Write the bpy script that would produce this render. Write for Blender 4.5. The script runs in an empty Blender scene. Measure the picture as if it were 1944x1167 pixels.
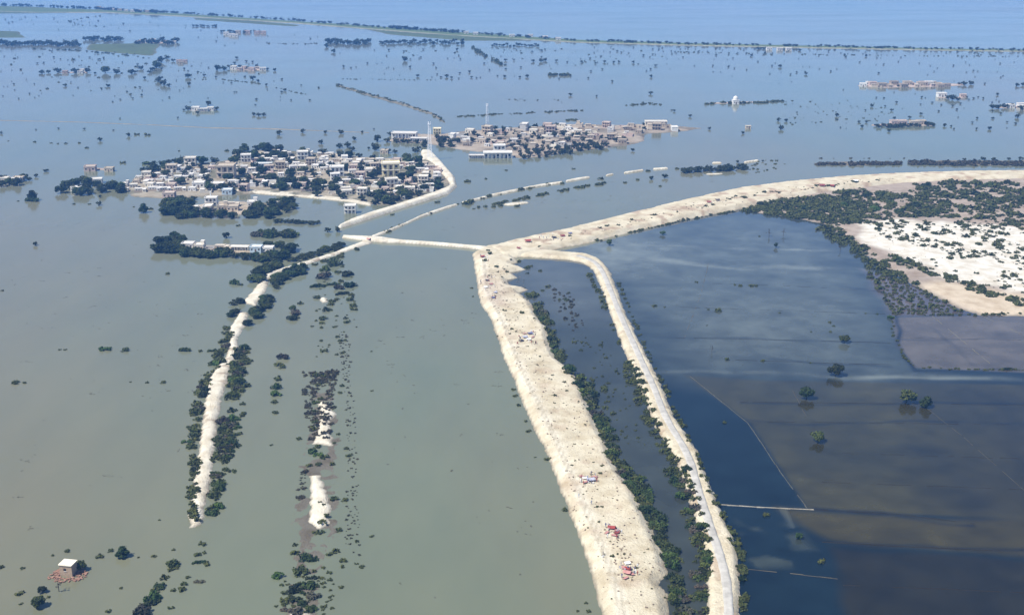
import bpy, math, random
import numpy as np

# ------------------------------------------------------------------ camera
PW, PH, FOC, CAM_H, HORIZON = 1944.0, 1167.0, 2347.0, 200.0, -150.0
PITCH = math.atan((PH / 2 - HORIZON) / FOC)
sc = bpy.context.scene
cam_data = bpy.data.cameras.new("camera")
cam_data.sensor_fit = 'HORIZONTAL'
cam_data.sensor_width = 36.0
cam_data.lens = FOC * 36.0 / PW
cam_data.clip_start = 1.0
cam_data.clip_end = 60000.0
cam = bpy.data.objects.new("camera", cam_data)
sc.collection.objects.link(cam)
cam.location = (0, 0, CAM_H)
cam.rotation_euler = (math.pi / 2 - PITCH, 0, 0)
sc.camera = cam

# ------------------------------------------------------------------ sky, sun, exposure
SUN_AZ, SUN_EL = math.radians(238), math.radians(56)      # azimuth clockwise from +Y
world = bpy.data.worlds.new("World")
sc.world = world
world.use_nodes = True
wn = world.node_tree.nodes
sky = wn.new("ShaderNodeTexSky")
sky.sky_type = 'NISHITA'
sky.sun_disc = False
sky.sun_elevation = SUN_EL
sky.sun_rotation = SUN_AZ
sky.altitude = 100
sky.air_density = 0.7
sky.dust_density = 0.0
sky.ozone_density = 2.0
wn["Background"].inputs[1].default_value = 0.10
world.node_tree.links.new(sky.outputs[0], wn["Background"].inputs[0])
sun_d = bpy.data.lights.new("sun", 'SUN')
sun_d.energy = 4.6
sun_d.angle = math.radians(0.53)
sun_d.color = (1.0, 0.94, 0.84)
sun = bpy.data.objects.new("sun", sun_d)
sc.collection.objects.link(sun)
sun.location = (-200, -100, 400)
sun.rotation_euler = (math.pi / 2 - SUN_EL, 0, math.pi - SUN_AZ)
sc.view_settings.view_transform = 'Standard'
sc.view_settings.look = 'None'
sc.view_settings.gamma = 1.0
sc.view_settings.use_curve_mapping = False
sc.view_settings.exposure = 0.8
sc.render.engine = 'CYCLES'
sc.cycles.use_denoising = True
sc.cycles.max_bounces = 6
sc.cycles.volume_bounces = 0
sc.cycles.sample_clamp_indirect = 4.0

rng = np.random.default_rng(11)
rnd = random.Random(7)
COL = sc.collection

# ------------------------------------------------------------------ pixel -> world
CP, SP = math.cos(PITCH), math.sin(PITCH)
def G(x, y, z=0.0):
    """points where the view rays through photo pixels x, y meet the level z (arrays allowed)"""
    u = (np.asarray(x, float) - PW / 2) / FOC
    v = (PH / 2 - np.asarray(y, float)) / FOC
    dy = CP + SP * v
    dz = -SP + CP * v
    t = (z - CAM_H) / dz
    return np.stack([u * t, dy * t], -1)
def P(x, y):
    """world xy -> photo pixel of the point on the water level"""
    d = y * CP + CAM_H * SP
    vz = y * SP - CAM_H * CP
    return PW / 2 + x / d * FOC, PH / 2 - vz / d * FOC
def metres(px, y):
    """length in metres of px pixels at the row y of the water level"""
    p = G(972, y)
    return px * (p[1] * CP + CAM_H * SP) / FOC

# ------------------------------------------------------------------ noise
def _h(ix, iy, s):
    n = (ix.astype(np.int64) * 374761393 + iy.astype(np.int64) * 668265263 + s * 974711) & 0xFFFFFFFF
    n = ((n ^ (n >> 13)) * 1274126177) & 0xFFFFFFFF
    return ((n ^ (n >> 16)) & 0xFFFF) / 65535.0
def vnoise(x, y, s=0):
    ix, iy = np.floor(x), np.floor(y)
    fx, fy = x - ix, y - iy
    fx = fx * fx * (3 - 2 * fx); fy = fy * fy * (3 - 2 * fy)
    a = _h(ix, iy, s); b = _h(ix + 1, iy, s); c = _h(ix, iy + 1, s); d = _h(ix + 1, iy + 1, s)
    return (a + (b - a) * fx) * (1 - fy) + (c + (d - c) * fx) * fy
def fbm(x, y, scale, s=0, o=3):
    t, a, n = 0, 1.0, 0
    for k in range(o):
        t = t + a * (vnoise(x / scale, y / scale, s + k * 17) - .5); n += a
        a *= .5; scale *= .5
    return t / n * 2            # about -1..1

# ------------------------------------------------------------------ materials
def mat(name):
    m = bpy.data.materials.new(name); m.use_nodes = True
    nt = m.node_tree
    return m, nt, nt.nodes["Principled BSDF"]
def N(nt, t, **kw):
    n = nt.nodes.new(t)
    for k, v in kw.items(): setattr(n, k, v)
    return n
def mixc(nt, a, b, fac, mode='MIX'):
    n = N(nt, "ShaderNodeMix", data_type='RGBA', blend_type=mode)
    for sock, v in ((n.inputs[0], fac), (n.inputs[6], a), (n.inputs[7], b)):
        if hasattr(v, 'is_linked'): nt.links.new(v, sock)
        elif isinstance(v, (tuple, list)): sock.default_value = (*v[:3], 1)
        else: sock.default_value = v
    return n.outputs[2]
def noise(nt, scale, detail=4, rough=.6, coord=None, vec=None):
    n = N(nt, "ShaderNodeTexNoise")
    n.inputs['Scale'].default_value = scale
    n.inputs['Detail'].default_value = detail
    n.inputs['Roughness'].default_value = rough
    if vec is not None: nt.links.new(vec, n.inputs['Vector'])
    return n.outputs[0]
def ramp(nt, fac, lo, hi):
    n = N(nt, "ShaderNodeMapRange"); n.inputs[1].default_value = lo; n.inputs[2].default_value = hi
    nt.links.new(fac, n.inputs[0]); return n.outputs[0]
def pos(nt, sx=1, sy=1, sz=1):
    g = N(nt, "ShaderNodeNewGeometry"); m = N(nt, "ShaderNodeMapping")
    m.inputs['Scale'].default_value = (sx, sy, sz)
    nt.links.new(g.outputs['Position'], m.inputs['Vector']); return m.outputs[0]
def bump(nt, bs, h, strength, dist):
    b = N(nt, "ShaderNodeBump"); b.inputs['Strength'].default_value = strength; b.inputs['Distance'].default_value = dist
    nt.links.new(h, b.inputs['Height']); nt.links.new(b.outputs[0], bs.inputs['Normal'])

def plain(name, c, rough=.9, var=.18, scale=1.2, per_object=.0):
    m, nt, bs = mat(name)
    p = pos(nt)
    f = noise(nt, scale, 5, .65, vec=p)
    lo = tuple(v * (1 - var) for v in c); hi = tuple(min(1, v * (1 + var)) for v in c)
    col = mixc(nt, lo, hi, ramp(nt, f, .3, .7))
    if per_object:
        oi = N(nt, "ShaderNodeObjectInfo")
        hsv = N(nt, "ShaderNodeHueSaturation")
        nt.links.new(col, hsv.inputs['Color'])
        mr = N(nt, "ShaderNodeMapRange"); mr.inputs[3].default_value = 1 - per_object; mr.inputs[4].default_value = 1 + per_object
        nt.links.new(oi.outputs['Random'], mr.inputs[0]); nt.links.new(mr.outputs[0], hsv.inputs['Value'])
        col = hsv.outputs[0]
    nt.links.new(col, bs.inputs['Base Color'])
    bs.inputs['Roughness'].default_value = rough
    bs.inputs['Specular IOR Level'].default_value = .2
    return m

def earth_material():
    m, nt, bs = mat("earth")
    at = N(nt, "ShaderNodeAttribute", attribute_name="soil")
    p = pos(nt)
    f1 = noise(nt, .12, 5, .6, vec=p); f2 = noise(nt, 1.1, 4, .7, vec=p)
    c = mixc(nt, at.outputs['Color'], (.74, .69, .62), ramp(nt, f1, .42, .70), 'MULTIPLY')
    c = mixc(nt, c, (.72, .68, .62), ramp(nt, f2, .52, .80), 'MULTIPLY')
    nt.links.new(c, bs.inputs['Base Color'])
    bs.inputs['Roughness'].default_value = .95
    bs.inputs['Specular IOR Level'].default_value = .1
    f3 = noise(nt, 3.2, 3, .7, vec=p)
    spots = ramp(nt, f3, .66, .74)
    c2 = mixc(nt, c, (.55, .49, .42), spots, 'MULTIPLY'); nt.links.new(c2, bs.inputs['Base Color'])
    bump(nt, bs, f2, .9, .8)
    return m

def water_material(name, attr=None, c1=(.126, .148, .100), c2=(.156, .142, .088), rough=.10, bmp=.03):
    m, nt, bs = mat(name)
    p = pos(nt)
    if attr:
        a = N(nt, "ShaderNodeAttribute", attribute_name=attr)
        f = noise(nt, .05, 5, .6, vec=p)
        col = mixc(nt, a.outputs['Color'], (.62, .62, .62), ramp(nt, f, .35, .75), 'MULTIPLY')
    else:
        pm = pos(nt, 1, .35, 1)
        f = noise(nt, .0030, 5, .6, vec=pm)
        g = noise(nt, .03, 4, .6, vec=pm)
        col = mixc(nt, c1, c2, ramp(nt, f, .35, .68))
        col = mixc(nt, col, (.88, .90, .92), ramp(nt, g, .35, .7), 'MULTIPLY')
    nt.links.new(col, bs.inputs['Base Color'])
    bs.inputs['IOR'].default_value = 1.33
    # wind: patches of ruffled and of slick water
    wv = pos(nt, .25, 1.0, 1)
    w = noise(nt, .012, 3, .5, vec=wv)
    mr = N(nt, "ShaderNodeMapRange"); mr.inputs[1].default_value = .3; mr.inputs[2].default_value = .7
    mr.inputs[3].default_value = rough * .7; mr.inputs[4].default_value = rough * 1.5
    nt.links.new(w, mr.inputs[0]); nt.links.new(mr.outputs[0], bs.inputs['Roughness'])
    b = noise(nt, .9, 3, .6, vec=p)
    bump(nt, bs, b, bmp, .3)
    return m

def foliage_material(name, c, var=.5):
    m, nt, bs = mat(name)
    at = N(nt, "ShaderNodeAttribute", attribute_name="tone")
    oi = N(nt, "ShaderNodeObjectInfo")
    base = mixc(nt, c, (c[0] * 1.9, c[1] * 1.45, c[2] * 1.2), at.outputs['Fac'])
    hsv = N(nt, "ShaderNodeHueSaturation")
    mr = N(nt, "ShaderNodeMapRange"); mr.inputs[3].default_value = 1 - var; mr.inputs[4].default_value = 1 + var
    nt.links.new(oi.outputs['Random'], mr.inputs[0]); nt.links.new(mr.outputs[0], hsv.inputs['Value'])
    mh = N(nt, 'ShaderNodeMapRange'); mh.inputs[3].default_value = .455; mh.inputs[4].default_value = .515
    wn_ = N(nt, 'ShaderNodeTexWhiteNoise', noise_dimensions='1D'); nt.links.new(oi.outputs['Random'], wn_.inputs['W']); nt.links.new(wn_.outputs[0], mh.inputs[0]); nt.links.new(mh.outputs[0], hsv.inputs['Hue'])
    nt.links.new(base, hsv.inputs['Color'])
    nt.links.new(hsv.outputs[0], bs.inputs['Base Color'])
    bs.inputs['Roughness'].default_value = .75
    bs.inputs['Specular IOR Level'].default_value = .15
    return m

M = {}
M['earth'] = earth_material()
M['flood'] = water_material("flood_water")
M['field'] = water_material("field_water", attr="soil", rough=.07, bmp=.02)
M['asphalt'] = plain("pale_asphalt", (.38, .365, .33), .9, .25, .3)
M['leaf'] = foliage_material("leaf", (.026, .046, .013))
M['leaf_dark'] = foliage_material("leaf_dark", (.019, .036, .012))
M['leaf_green'] = foliage_material("leaf_green", (.038, .070, .016))
M['leaf_dry'] = foliage_material("leaf_dry", (.046, .049, .034))
M['bark'] = plain("bark", (.075, .060, .045), .95, .3, 3)
for nm, c in dict(white=(.64, .625, .58), cream=(.62, .57, .47), tan=(.46, .39, .30), mud=(.33, .27, .21), pink=(.50, .39, .34),
                  blue=(.46, .55, .60), yellow=(.70, .62, .38), grey=(.44, .43, .41)).items():
    M['wall_' + nm] = plain("wall_" + nm, c, .9, .14, .7, .10)
M['roof_pale'] = plain("roof_pale", (.60, .57, .52), .95, .2, .8, .12)
M['roof_mud'] = plain("roof_mud", (.42, .37, .30), .95, .22, .8, .12)
M['opening'] = plain("dark_opening", (.035, .032, .030), .6, .2)
M['wood'] = plain("weathered_wood", (.14, .10, .07), .85, .25, 4)
for nm, c in dict(red=(.26, .05, .045), pinkcloth=(.40, .20, .18), whitecloth=(.72, .71, .70), greycloth=(.34, .35, .42),
                  bluecloth=(.12, .13, .22), darkcloth=(.05, .045, .05), maroon=(.20, .05, .05)).items():
    M[nm] = plain(nm, c, .85, .15, 2.5)
M['skin'] = plain("skin", (.22, .13, .085), .7, .1)
M['metal_white'] = plain("white_paint", (.72, .73, .74), .5, .08, 2)
M['metal_red'] = plain("red_paint", (.50, .13, .09), .5, .1, 2)

# ------------------------------------------------------------------ mesh helpers
def mesh_np(name, V, Q, material, smooth=False, tone=None, soil=None):
    me = bpy.data.meshes.new(name)
    V = np.asarray(V, np.float32); Q = np.asarray(Q, np.int32); k = Q.shape[1]
    me.vertices.add(len(V)); me.vertices.foreach_set("co", V.ravel())
    me.loops.add(Q.size); me.loops.foreach_set("vertex_index", Q.ravel())
    me.polygons.add(len(Q))
    me.polygons.foreach_set("loop_start", np.arange(0, Q.size, k, dtype=np.int32))
    me.polygons.foreach_set("loop_total", np.full(len(Q), k, np.int32))
    if smooth: me.polygons.foreach_set("use_smooth", np.ones(len(Q), bool))
    if tone is not None:
        a = me.attributes.new("tone", 'FLOAT', 'POINT'); a.data.foreach_set("value", np.asarray(tone, np.float32))
    if soil is not None:
        a = me.attributes.new("soil", 'FLOAT_COLOR', 'POINT')
        a.data.foreach_set("color", np.concatenate([soil, np.ones((len(soil), 1))], 1).astype(np.float32).ravel())
    me.materials.append(material)
    me.update(); me.validate()
    return me
class MB:
    """collects boxes, tubes and quads for one mesh"""
    def __init__(s): s.v = []; s.f = []
    def box(s, cx, cy, cz, sx, sy, sz, rz=0):
        b = len(s.v); c, n = math.cos(rz), math.sin(rz)
        for z in (-.5, .5):
            for x, y in ((-.5, -.5), (.5, -.5), (.5, .5), (-.5, .5)):
                X, Y = x * sx, y * sy
                s.v.append((cx + X * c - Y * n, cy + X * n + Y * c, cz + z * sz))
        for q in ((3, 2, 1, 0), (4, 5, 6, 7), (0, 1, 5, 4), (1, 2, 6, 5), (2, 3, 7, 6), (3, 0, 4, 7)):
            s.f.append(tuple(b + i for i in q))
        return s
    def tube(s, pts, rad, n=6):
        b = len(s.v); pts = [np.array(p, float) for p in pts]
        for i, p in enumerate(pts):
            d = pts[min(i + 1, len(pts) - 1)] - pts[max(i - 1, 0)]
            d /= np.linalg.norm(d) + 1e-9
            a = np.cross(d, (0, 1, 0) if abs(d[1]) < .9 else (1, 0, 0)); a /= np.linalg.norm(a)
            e = np.cross(d, a)
            for k in range(n):
                t = 2 * math.pi * k / n
                s.v.append(tuple(p + rad[i] * (math.cos(t) * a + math.sin(t) * e)))
        for i in range(len(pts) - 1):
            for k in range(n):
                k2 = (k + 1) % n
                s.f.append((b + i * n + k, b + i * n + k2, b + (i + 1) * n + k2, b + (i + 1) * n + k))
        s.f.append(tuple(b + k for k in range(n))); s.f.append(tuple(b + (len(pts) - 1) * n + k for k in reversed(range(n))))
        return s
    def poly(s, pts):
        b = len(s.v); s.v += [tuple(p) for p in pts]; s.f.append(tuple(range(b, b + len(pts)))); return s
    def mesh(s, name, material):
        me = bpy.data.meshes.new(name); me.from_pydata(s.v, [], s.f); me.materials.append(material); me.update(); return me

# ------------------------------------------------------------------ things, parts, labels
PENDING = []           # (object, look, place, px, py, axis)
def spawn(name, parts, loc, rot=0, scale=1, look='', place='', cat='', group=None, axis='x', full=None):
    """an Empty with its parts; parts = [(name, mesh, [(name, mesh), ...])]; a plain mesh gives a one-mesh thing"""
    if isinstance(parts, bpy.types.Mesh):
        o = bpy.data.objects.new(name, parts)
    else:
        o = bpy.data.objects.new(name, None); o.empty_display_size = .5
    COL.objects.link(o)
    o.location = loc; o.rotation_euler = (0, 0, rot)
    o.scale = scale if isinstance(scale, tuple) else (scale,) * 3
    if not isinstance(parts, bpy.types.Mesh):
        for pt in parts:
            c = bpy.data.objects.new(pt[0], pt[1]); COL.objects.link(c); c.parent = o
            for sp in (pt[2] if len(pt) > 2 else ()):
                d = bpy.data.objects.new(sp[0], sp[1]); COL.objects.link(d); d.parent = c
    o['category'] = cat
    if group: o['group'] = group
    if full: o['label'] = full
    else:
        px, py = P(loc[0], loc[1])
        PENDING.append((o, look, place, px, py, axis))
    return o
ORD = ("first second third fourth fifth sixth seventh eighth ninth tenth eleventh twelfth thirteenth fourteenth fifteenth "
       "sixteenth seventeenth eighteenth nineteenth twentieth").split()
def ordinal(i):
    if i < 20: return ORD[i]
    t = ['twenty', 'thirty', 'forty', 'fifty', 'sixty', 'seventy', 'eighty', 'ninety']
    n = i + 1; a, b = divmod(n, 10)
    if n >= 100: return str(n) + 'th'
    return (t[a - 2][:-1] + 'ieth') if b == 0 else t[a - 2] + '-' + ORD[b - 1]
def finish_labels():
    g = {}
    for r in PENDING: g.setdefault((r[1], r[2]), []).append(r)
    for (look, place), rs in g.items():
        ax = rs[0][5]
        rs.sort(key=(lambda r: r[3]) if ax == 'x' else (lambda r: -r[4]))
        for i, r in enumerate(rs):
            if len(rs) == 1: t = ''
            elif i == 0: t = ', leftmost' if ax == 'x' else ', nearest one'
            elif i == len(rs) - 1: t = ', rightmost' if ax == 'x' else ', farthest one'
            else: t = ', %s from %s' % (ordinal(i), 'left' if ax == 'x' else 'near end')
            r[0]['label'] = look + ' ' + place + t
def structure(name, me, label, loc=(0, 0, 0)):
    o = bpy.data.objects.new(name, me); COL.objects.link(o); o.location = loc
    o['kind'] = 'structure'; o['label'] = label
    return o

# ------------------------------------------------------------------ polygons and terrain
def ribbon(pts):
    """(x, y, width) along a line of photo pixels, width measured across the line in the picture -> ground polygon"""
    L, R = [], []
    for i, (x, y, w) in enumerate(pts):
        a = pts[max(i - 1, 0)]; b = pts[min(i + 1, len(pts) - 1)]
        d = np.array((b[0] - a[0], b[1] - a[1]), float); d /= np.linalg.norm(d)
        L.append((x - d[1] * w / 2, y + d[0] * w / 2)); R.append((x + d[1] * w / 2, y - d[0] * w / 2))
    return gpoly(L + R[::-1])
def gpoly(px): px = np.array(px, float); return G(px[:, 0], px[:, 1])
def sdist(poly, X, Y):
    """signed distance, positive inside"""
    d2 = np.full(X.shape, 1e18); inside = np.zeros(X.shape, bool); n = len(poly)
    for i in range(n):
        ax, ay = poly[i]; bx, by = poly[(i + 1) % n]
        ex, ey = bx - ax, by - ay
        t = np.clip(((X - ax) * ex + (Y - ay) * ey) / (ex * ex + ey * ey + 1e-12), 0, 1)
        d2 = np.minimum(d2, (X - ax - t * ex) ** 2 + (Y - ay - t * ey) ** 2)
        if abs(ey) > 1e-12:
            c = ((ay > Y) != (by > Y)) & (X < ex * (Y - ay) / ey + ax)
            inside ^= c
    d = np.sqrt(d2)
    return np.where(inside, d, -d)
def softin(poly, X, Y, w): return np.clip(sdist(poly, X, Y) / w + .5, 0, 1)[..., None]
LANDS = []
class Land:
    def __init__(s, polys, height, slope, amp, nscale, rough, seed):
        s.polys, s.h, s.slope, s.amp, s.ns, s.rough, s.seed = polys, height, slope, amp, nscale, rough, seed
        a = np.concatenate(polys); s.lo = a.min(0) - 4; s.hi = a.max(0) + 4
    def sd(s, X, Y):
        d = np.full(X.shape, -1e9)
        for p in s.polys: d = np.maximum(d, sdist(p, X, Y))
        return d
    def z(s, X, Y, d=None):
        if d is None: d = s.sd(X, Y)
        d = d + s.amp * fbm(X, Y, s.ns, s.seed, 3) + s.amp * .55 * fbm(X, Y, 1.9, s.seed + 60, 2)
        t = np.clip(d / s.slope, -1.0, 1)
        zz = np.where(t > 0, s.h * np.clip(1.45 * t, 0, 1) * (.93 + .07 * t), .8 * t)
        return zz + np.clip(t, 0, 1) * s.rough * fbm(X, Y, 5.0, s.seed + 5, 4)
def ground_z(x, y):
    X, Y = np.array([float(x)]), np.array([float(y)]); z = 0.0
    for L in LANDS:
        if L.lo[0] < x < L.hi[0] and L.lo[1] < y < L.hi[1]:
            z = max(z, float(L.z(X, Y)[0]))
    return z
def at(x, y):
    """photo pixel -> standing point on the terrain"""
    p = G(x, y); z = ground_z(*p)
    if z > .05:
        p = G(x, y, z); z = ground_z(*p); p = G(x, y, z)
    return float(p[0]), float(p[1]), float(z)
def ground_zs(p):
    z = np.zeros(len(p))
    for L in LANDS:
        i = np.nonzero((p[:, 0] > L.lo[0]) & (p[:, 0] < L.hi[0]) & (p[:, 1] > L.lo[1]) & (p[:, 1] < L.hi[1]))[0]
        if len(i): z[i] = np.maximum(z[i], L.z(p[i, 0], p[i, 1]))
    return z
def at_many(x, y):
    x, y = np.array(x, float), np.array(y, float); p = G(x, y); z = np.maximum(ground_zs(p), 0)
    for _ in range(2):
        q = G(x, y, np.where(z > .05, z, 0)); z = np.where(z > .05, np.maximum(ground_zs(q), 0), 0); p = q
    return [(float(a[0]), float(a[1]), float(b)) for a, b in zip(p, z)]
SAND = np.array((.57, .515, .385)); SANDW = np.array((.63, .59, .485)); WET = np.array((.15, .135, .105))
def land(name, label, polys, height=1.5, slope=4, spacing=1.0, amp=.8, nscale=6, rough=.25, colour=None, seed=1):
    L = Land(polys, height, slope, amp, nscale, rough, seed); LANDS.append(L)
    nx = int((L.hi[0] - L.lo[0]) / spacing) + 2; ny = int((L.hi[1] - L.lo[1]) / spacing) + 2
    gx = L.lo[0] + np.arange(nx) * spacing; gy = L.lo[1] + np.arange(ny) * spacing
    X, Y = np.meshgrid(gx, gy)
    D = L.sd(X, Y)
    keep = D > -(3 * spacing + L.amp * 1.5)
    cell = keep[:-1, :-1] | keep[1:, :-1] | keep[:-1, 1:] | keep[1:, 1:]
    jj, ii = np.nonzero(cell)
    q = np.stack([jj * nx + ii, jj * nx + ii + 1, (jj + 1) * nx + ii + 1, (jj + 1) * nx + ii], -1)
    used, inv = np.unique(q, return_inverse=True); q = inv.reshape(q.shape)
    x, y, d = X.ravel()[used], Y.ravel()[used], D.ravel()[used]
    z = L.z(x, y, d)
    c = colour(x, y, d, z) if colour else np.tile(SAND, (len(x), 1))
    wet = np.clip((.45 - z) / .4, 0, 1)[:, None] * .8
    c = c * (1 - wet) + WET * wet
    return structure(name, mesh_np(name, np.stack([x, y, z], -1), q, M['earth'], True, soil=c), label)
def mixv(a, b, t): return a * (1 - t) + b * t
def c_sand(base=SAND, mud=None, mscale=9, thr=.35):
    def f(x, y, d, z):
        c = np.tile(base, (len(x), 1)) * (1 + .10 * fbm(x, y, 14, 3, 3))[:, None]
        if mud is not None:
            t = np.clip((fbm(x, y, mscale, 8, 3) - thr) / .2, 0, 1)[:, None]
            c = mixv(c, mud, t)
        return c
    return f

# ------------------------------------------------------------------ water
def big_sheet():
    b = MB(); b.poly([(-9000, -600, 0), (9000, -600, 0), (9000, 16000, 0), (-9000, 16000, 0)])
    return b.mesh("flood_water", M['flood'])
structure("flood_water", big_sheet(), "muddy grey green flood water covering the whole plain")

def sheet(name, label, poly, z, spacing, colour):
    lo, hi = poly.min(0), poly.max(0)
    nx = int((hi[0] - lo[0]) / spacing) + 2; ny = int((hi[1] - lo[1]) / spacing) + 2
    X, Y = np.meshgrid(lo[0] + np.arange(nx) * spacing, lo[1] + np.arange(ny) * spacing)
    D = sdist(poly, X, Y); keep = D > -spacing * .7
    cell = keep[:-1, :-1] & keep[1:, :-1] & keep[:-1, 1:] & keep[1:, 1:]
    jj, ii = np.nonzero(cell)
    q = np.stack([jj * nx + ii, jj * nx + ii + 1, (jj + 1) * nx + ii + 1, (jj + 1) * nx + ii], -1)
    used, inv = np.unique(q, return_inverse=True); q = inv.reshape(q.shape)
    x, y = X.ravel()[used], Y.ravel()[used]
    return structure(name, mesh_np(name, np.stack([x, y, np.full(len(x), z)], -1), q, M['field'], soil=colour(x, y)), label)
def streak(x, y, line, w):
    """soft plume along a pixel polyline; w in metres"""
    pts = gpoly(line); d = np.full(x.shape, 1e9)
    for i in range(len(pts) - 1):
        a, b = pts[i], pts[i + 1]; e = b - a
        t = np.clip(((x - a[0]) * e[0] + (y - a[1]) * e[1]) / (e @ e), 0, 1)
        d = np.minimum(d, np.hypot(x - a[0] - t * e[0], y - a[1] - t * e[1]))
    return np.exp(-(d / w) ** 2)[:, None]
def field_colour(x, y):
    deep = np.array((.006, .013, .017)); shallow = np.array((.098, .112, .096)); olive = np.array((.043, .038, .013)); brown = np.array((.016, .0145, .007))
    lilac = np.array((.105, .088, .068)); sed = np.array((.18, .20, .17))
    wob = fbm(x, y, 40, 4, 3); X = x + 3 * fbm(x, y, 25, 5, 2); Y = y + 5 * fbm(x, y, 30, 6, 2)
    c = np.tile(deep, (len(x), 1))
    # shallower, silty water towards the junction
    c = mixv(c, shallow, softin(gpoly([(1060, 520), (1100, 440), (1420, 395), (1600, 440), (1660, 560), (1700, 680), (1700, 712), (1330, 706), (1190, 585), (1150, 500)]), X, Y, 60) * (.75 + .25 * wob)[:, None])
    c = mixv(c, sed, softin(gpoly([(1060, 470), (1180, 455), (1260, 470), (1200, 500), (1170, 520), (1120, 495)]), X, Y, 50) * .8)
    # plots with their own soil under the water
    c = mixv(c, olive, softin(gpoly([(1300, 712), (1440, 722), (2050, 732), (2050, 990), (1535, 967), (1425, 803)]), x, y, 2.0) * (.8 + .3 * wob)[:, None])
    c = mixv(c, olive * np.array((.95, .9, .75)), softin(gpoly([(1470, 967), (2050, 990), (2050, 1068), (1590, 1030), (1530, 1000)]), X, Y, 5.0))
    c = mixv(c, brown, softin(gpoly([(1585, 1040), (2050, 1075), (2050, 1260), (1640, 1260)]), X, Y, 4.0))
    c = mixv(c, brown * np.array((1.3, 1.15, 1.0)), softin(gpoly([(1790, 720), (2050, 730), (2050, 985), (1840, 975)]), X, Y, 45.0) * .55)
    c = mixv(c, lilac, softin(gpoly([(1694, 603), (2050, 594), (2050, 712), (1735, 698), (1702, 655)]), x, y, 1.5) * (.85 + .25 * fbm(x, y, 60, 9, 3))[:, None])
    c = mixv(c, np.array((.10, .082, .080)), softin(gpoly([(1690, 600), (1640, 510), (1740, 545), (1840, 597)]), X, Y, 6) * .8)
    # silt plumes, drowned ridges between the plots
    for ln, w, k in (([(1150, 488), (1300, 497), (1500, 507), (1640, 512)], 5, .85), ([(1140, 462), (1300, 466), (1420, 472), (1600, 476)], 3.0, .6),
                     ([(1250, 494), (1400, 508), (1560, 522)], 4, .45), ([(1240, 704), (1450, 709), (1600, 716), (1700, 712), (1870, 716)], 2.6, .5),
                     ([(1630, 718), (1740, 706), (1860, 714), (1960, 722)], 3.0, .3),
                     ([(1480, 968), (1505, 1000)], 1.0, .3)):
        c = mixv(c, sed, streak(X, Y, ln, max(w, .9)) * (k * np.clip(.55 + 1.1 * fbm(x, y, 26, int(w * 10), 3), 0, 1.1))[:, None])
    for ln, w, k in (([(1405, 763), (1700, 766), (1960, 768)], .7, .75), ([(1420, 800), (1700, 803), (1960, 806)], .6, .55), ([(1540, 967), (1700, 975), (1850, 994)], .8, .7),
                     ([(1560, 1028), (1700, 1036), (1960, 1048)], .9, .75), ([(1250, 640), (1600, 648), (1700, 652)], .6, .35), ([(1460, 684), (1600, 690), (1690, 692)], .6, .5),
                     ([(1700, 600), (1705, 655), (1740, 698), (1960, 702)], .8, .8), ([(1600, 545), (1670, 552)], .7, .4), ([(1740, 850), (1830, 905), (1850, 950)], 6, .35),
                     ([(1760, 620), (1850, 690)], .5, .3), ([(1700, 645), (1960, 640)], .6, .3)):
        c = mixv(c, np.array((.008, .009, .010)), streak(X, Y, ln, max(w * 1.5, 1.2)) * (min(1, k * 1.25) * np.clip(.85 + .7 * fbm(x, y, 18, 77, 3), 0, 1.1))[:, None])
    # dark weed beds by the road
    t = np.clip((fbm(x, y, 12, 21, 3) - .05) / .25, 0, 1)[:, None] * softin(gpoly([(1395, 985), (1520, 1000), (1570, 1080), (1410, 1080)]), X, Y, 6)
    c = mixv(c, np.array((.055, .065, .05)), t * .6)
    c = c * (1 + .35 * fbm(x, y, 9, 31, 3) * np.array((1, 1, 1))[:, None].T.repeat(len(x), 0)[:, 0])[:, None]
    return np.clip(c, .003, 1)
FIELD = gpoly([(990, 484), (1060, 476), (1130, 461), (1250, 430), (1380, 398), (1440, 392), (1560, 405), (1640, 455), (1720, 510), (1800, 560), (1850, 590), (2150, 585),
               (2250, 1290), (1378, 1290), (1378, 1010), (1340, 940), (1290, 840), (1220, 690), (1160, 550), (1130, 497), (1100, 490)])
sheet("flooded_field", "dark clear water over drowned field plots right of the road", FIELD, .03, 1.25, field_colour)
def ridge(label, line, w, colour, gap=.25, seed=0):
    """a thin field bund just breaking the water, with drowned gaps"""
    pts = gpoly(line); r = random.Random(seed); V, Q = [], []
    for i in range(len(pts) - 1):
        a, b = pts[i], pts[i + 1]; L = np.linalg.norm(b - a); d = (b - a) / L; n = np.array((-d[1], d[0])); t = 0.0
        while t < L:
            e = min(L, t + r.uniform(2, 7))
            if r.random() > gap:
                k = len(V); h0, h1 = w * r.uniform(.3, .6), w * r.uniform(.3, .6); o = n * r.uniform(-.12, .12)
                p, q = a + d * t + o, a + d * e + o
                V += [(*(p - n * h0), .02), (*(q - n * h1), .02), (*(q), .075), (*(p), .075), (*(q + n * h1), .02), (*(p + n * h0), .02)]
                Q += [(k, k + 1, k + 2, k + 3), (k + 3, k + 2, k + 4, k + 5)]
            t = e
    c = np.tile(np.array(colour), (len(V), 1))
    structure("field_ridge", mesh_np("field_ridge", V, Q, M['earth'], soil=c), label)
PALE, DARK = (.15, .145, .11), (.022, .020, .016)
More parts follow.
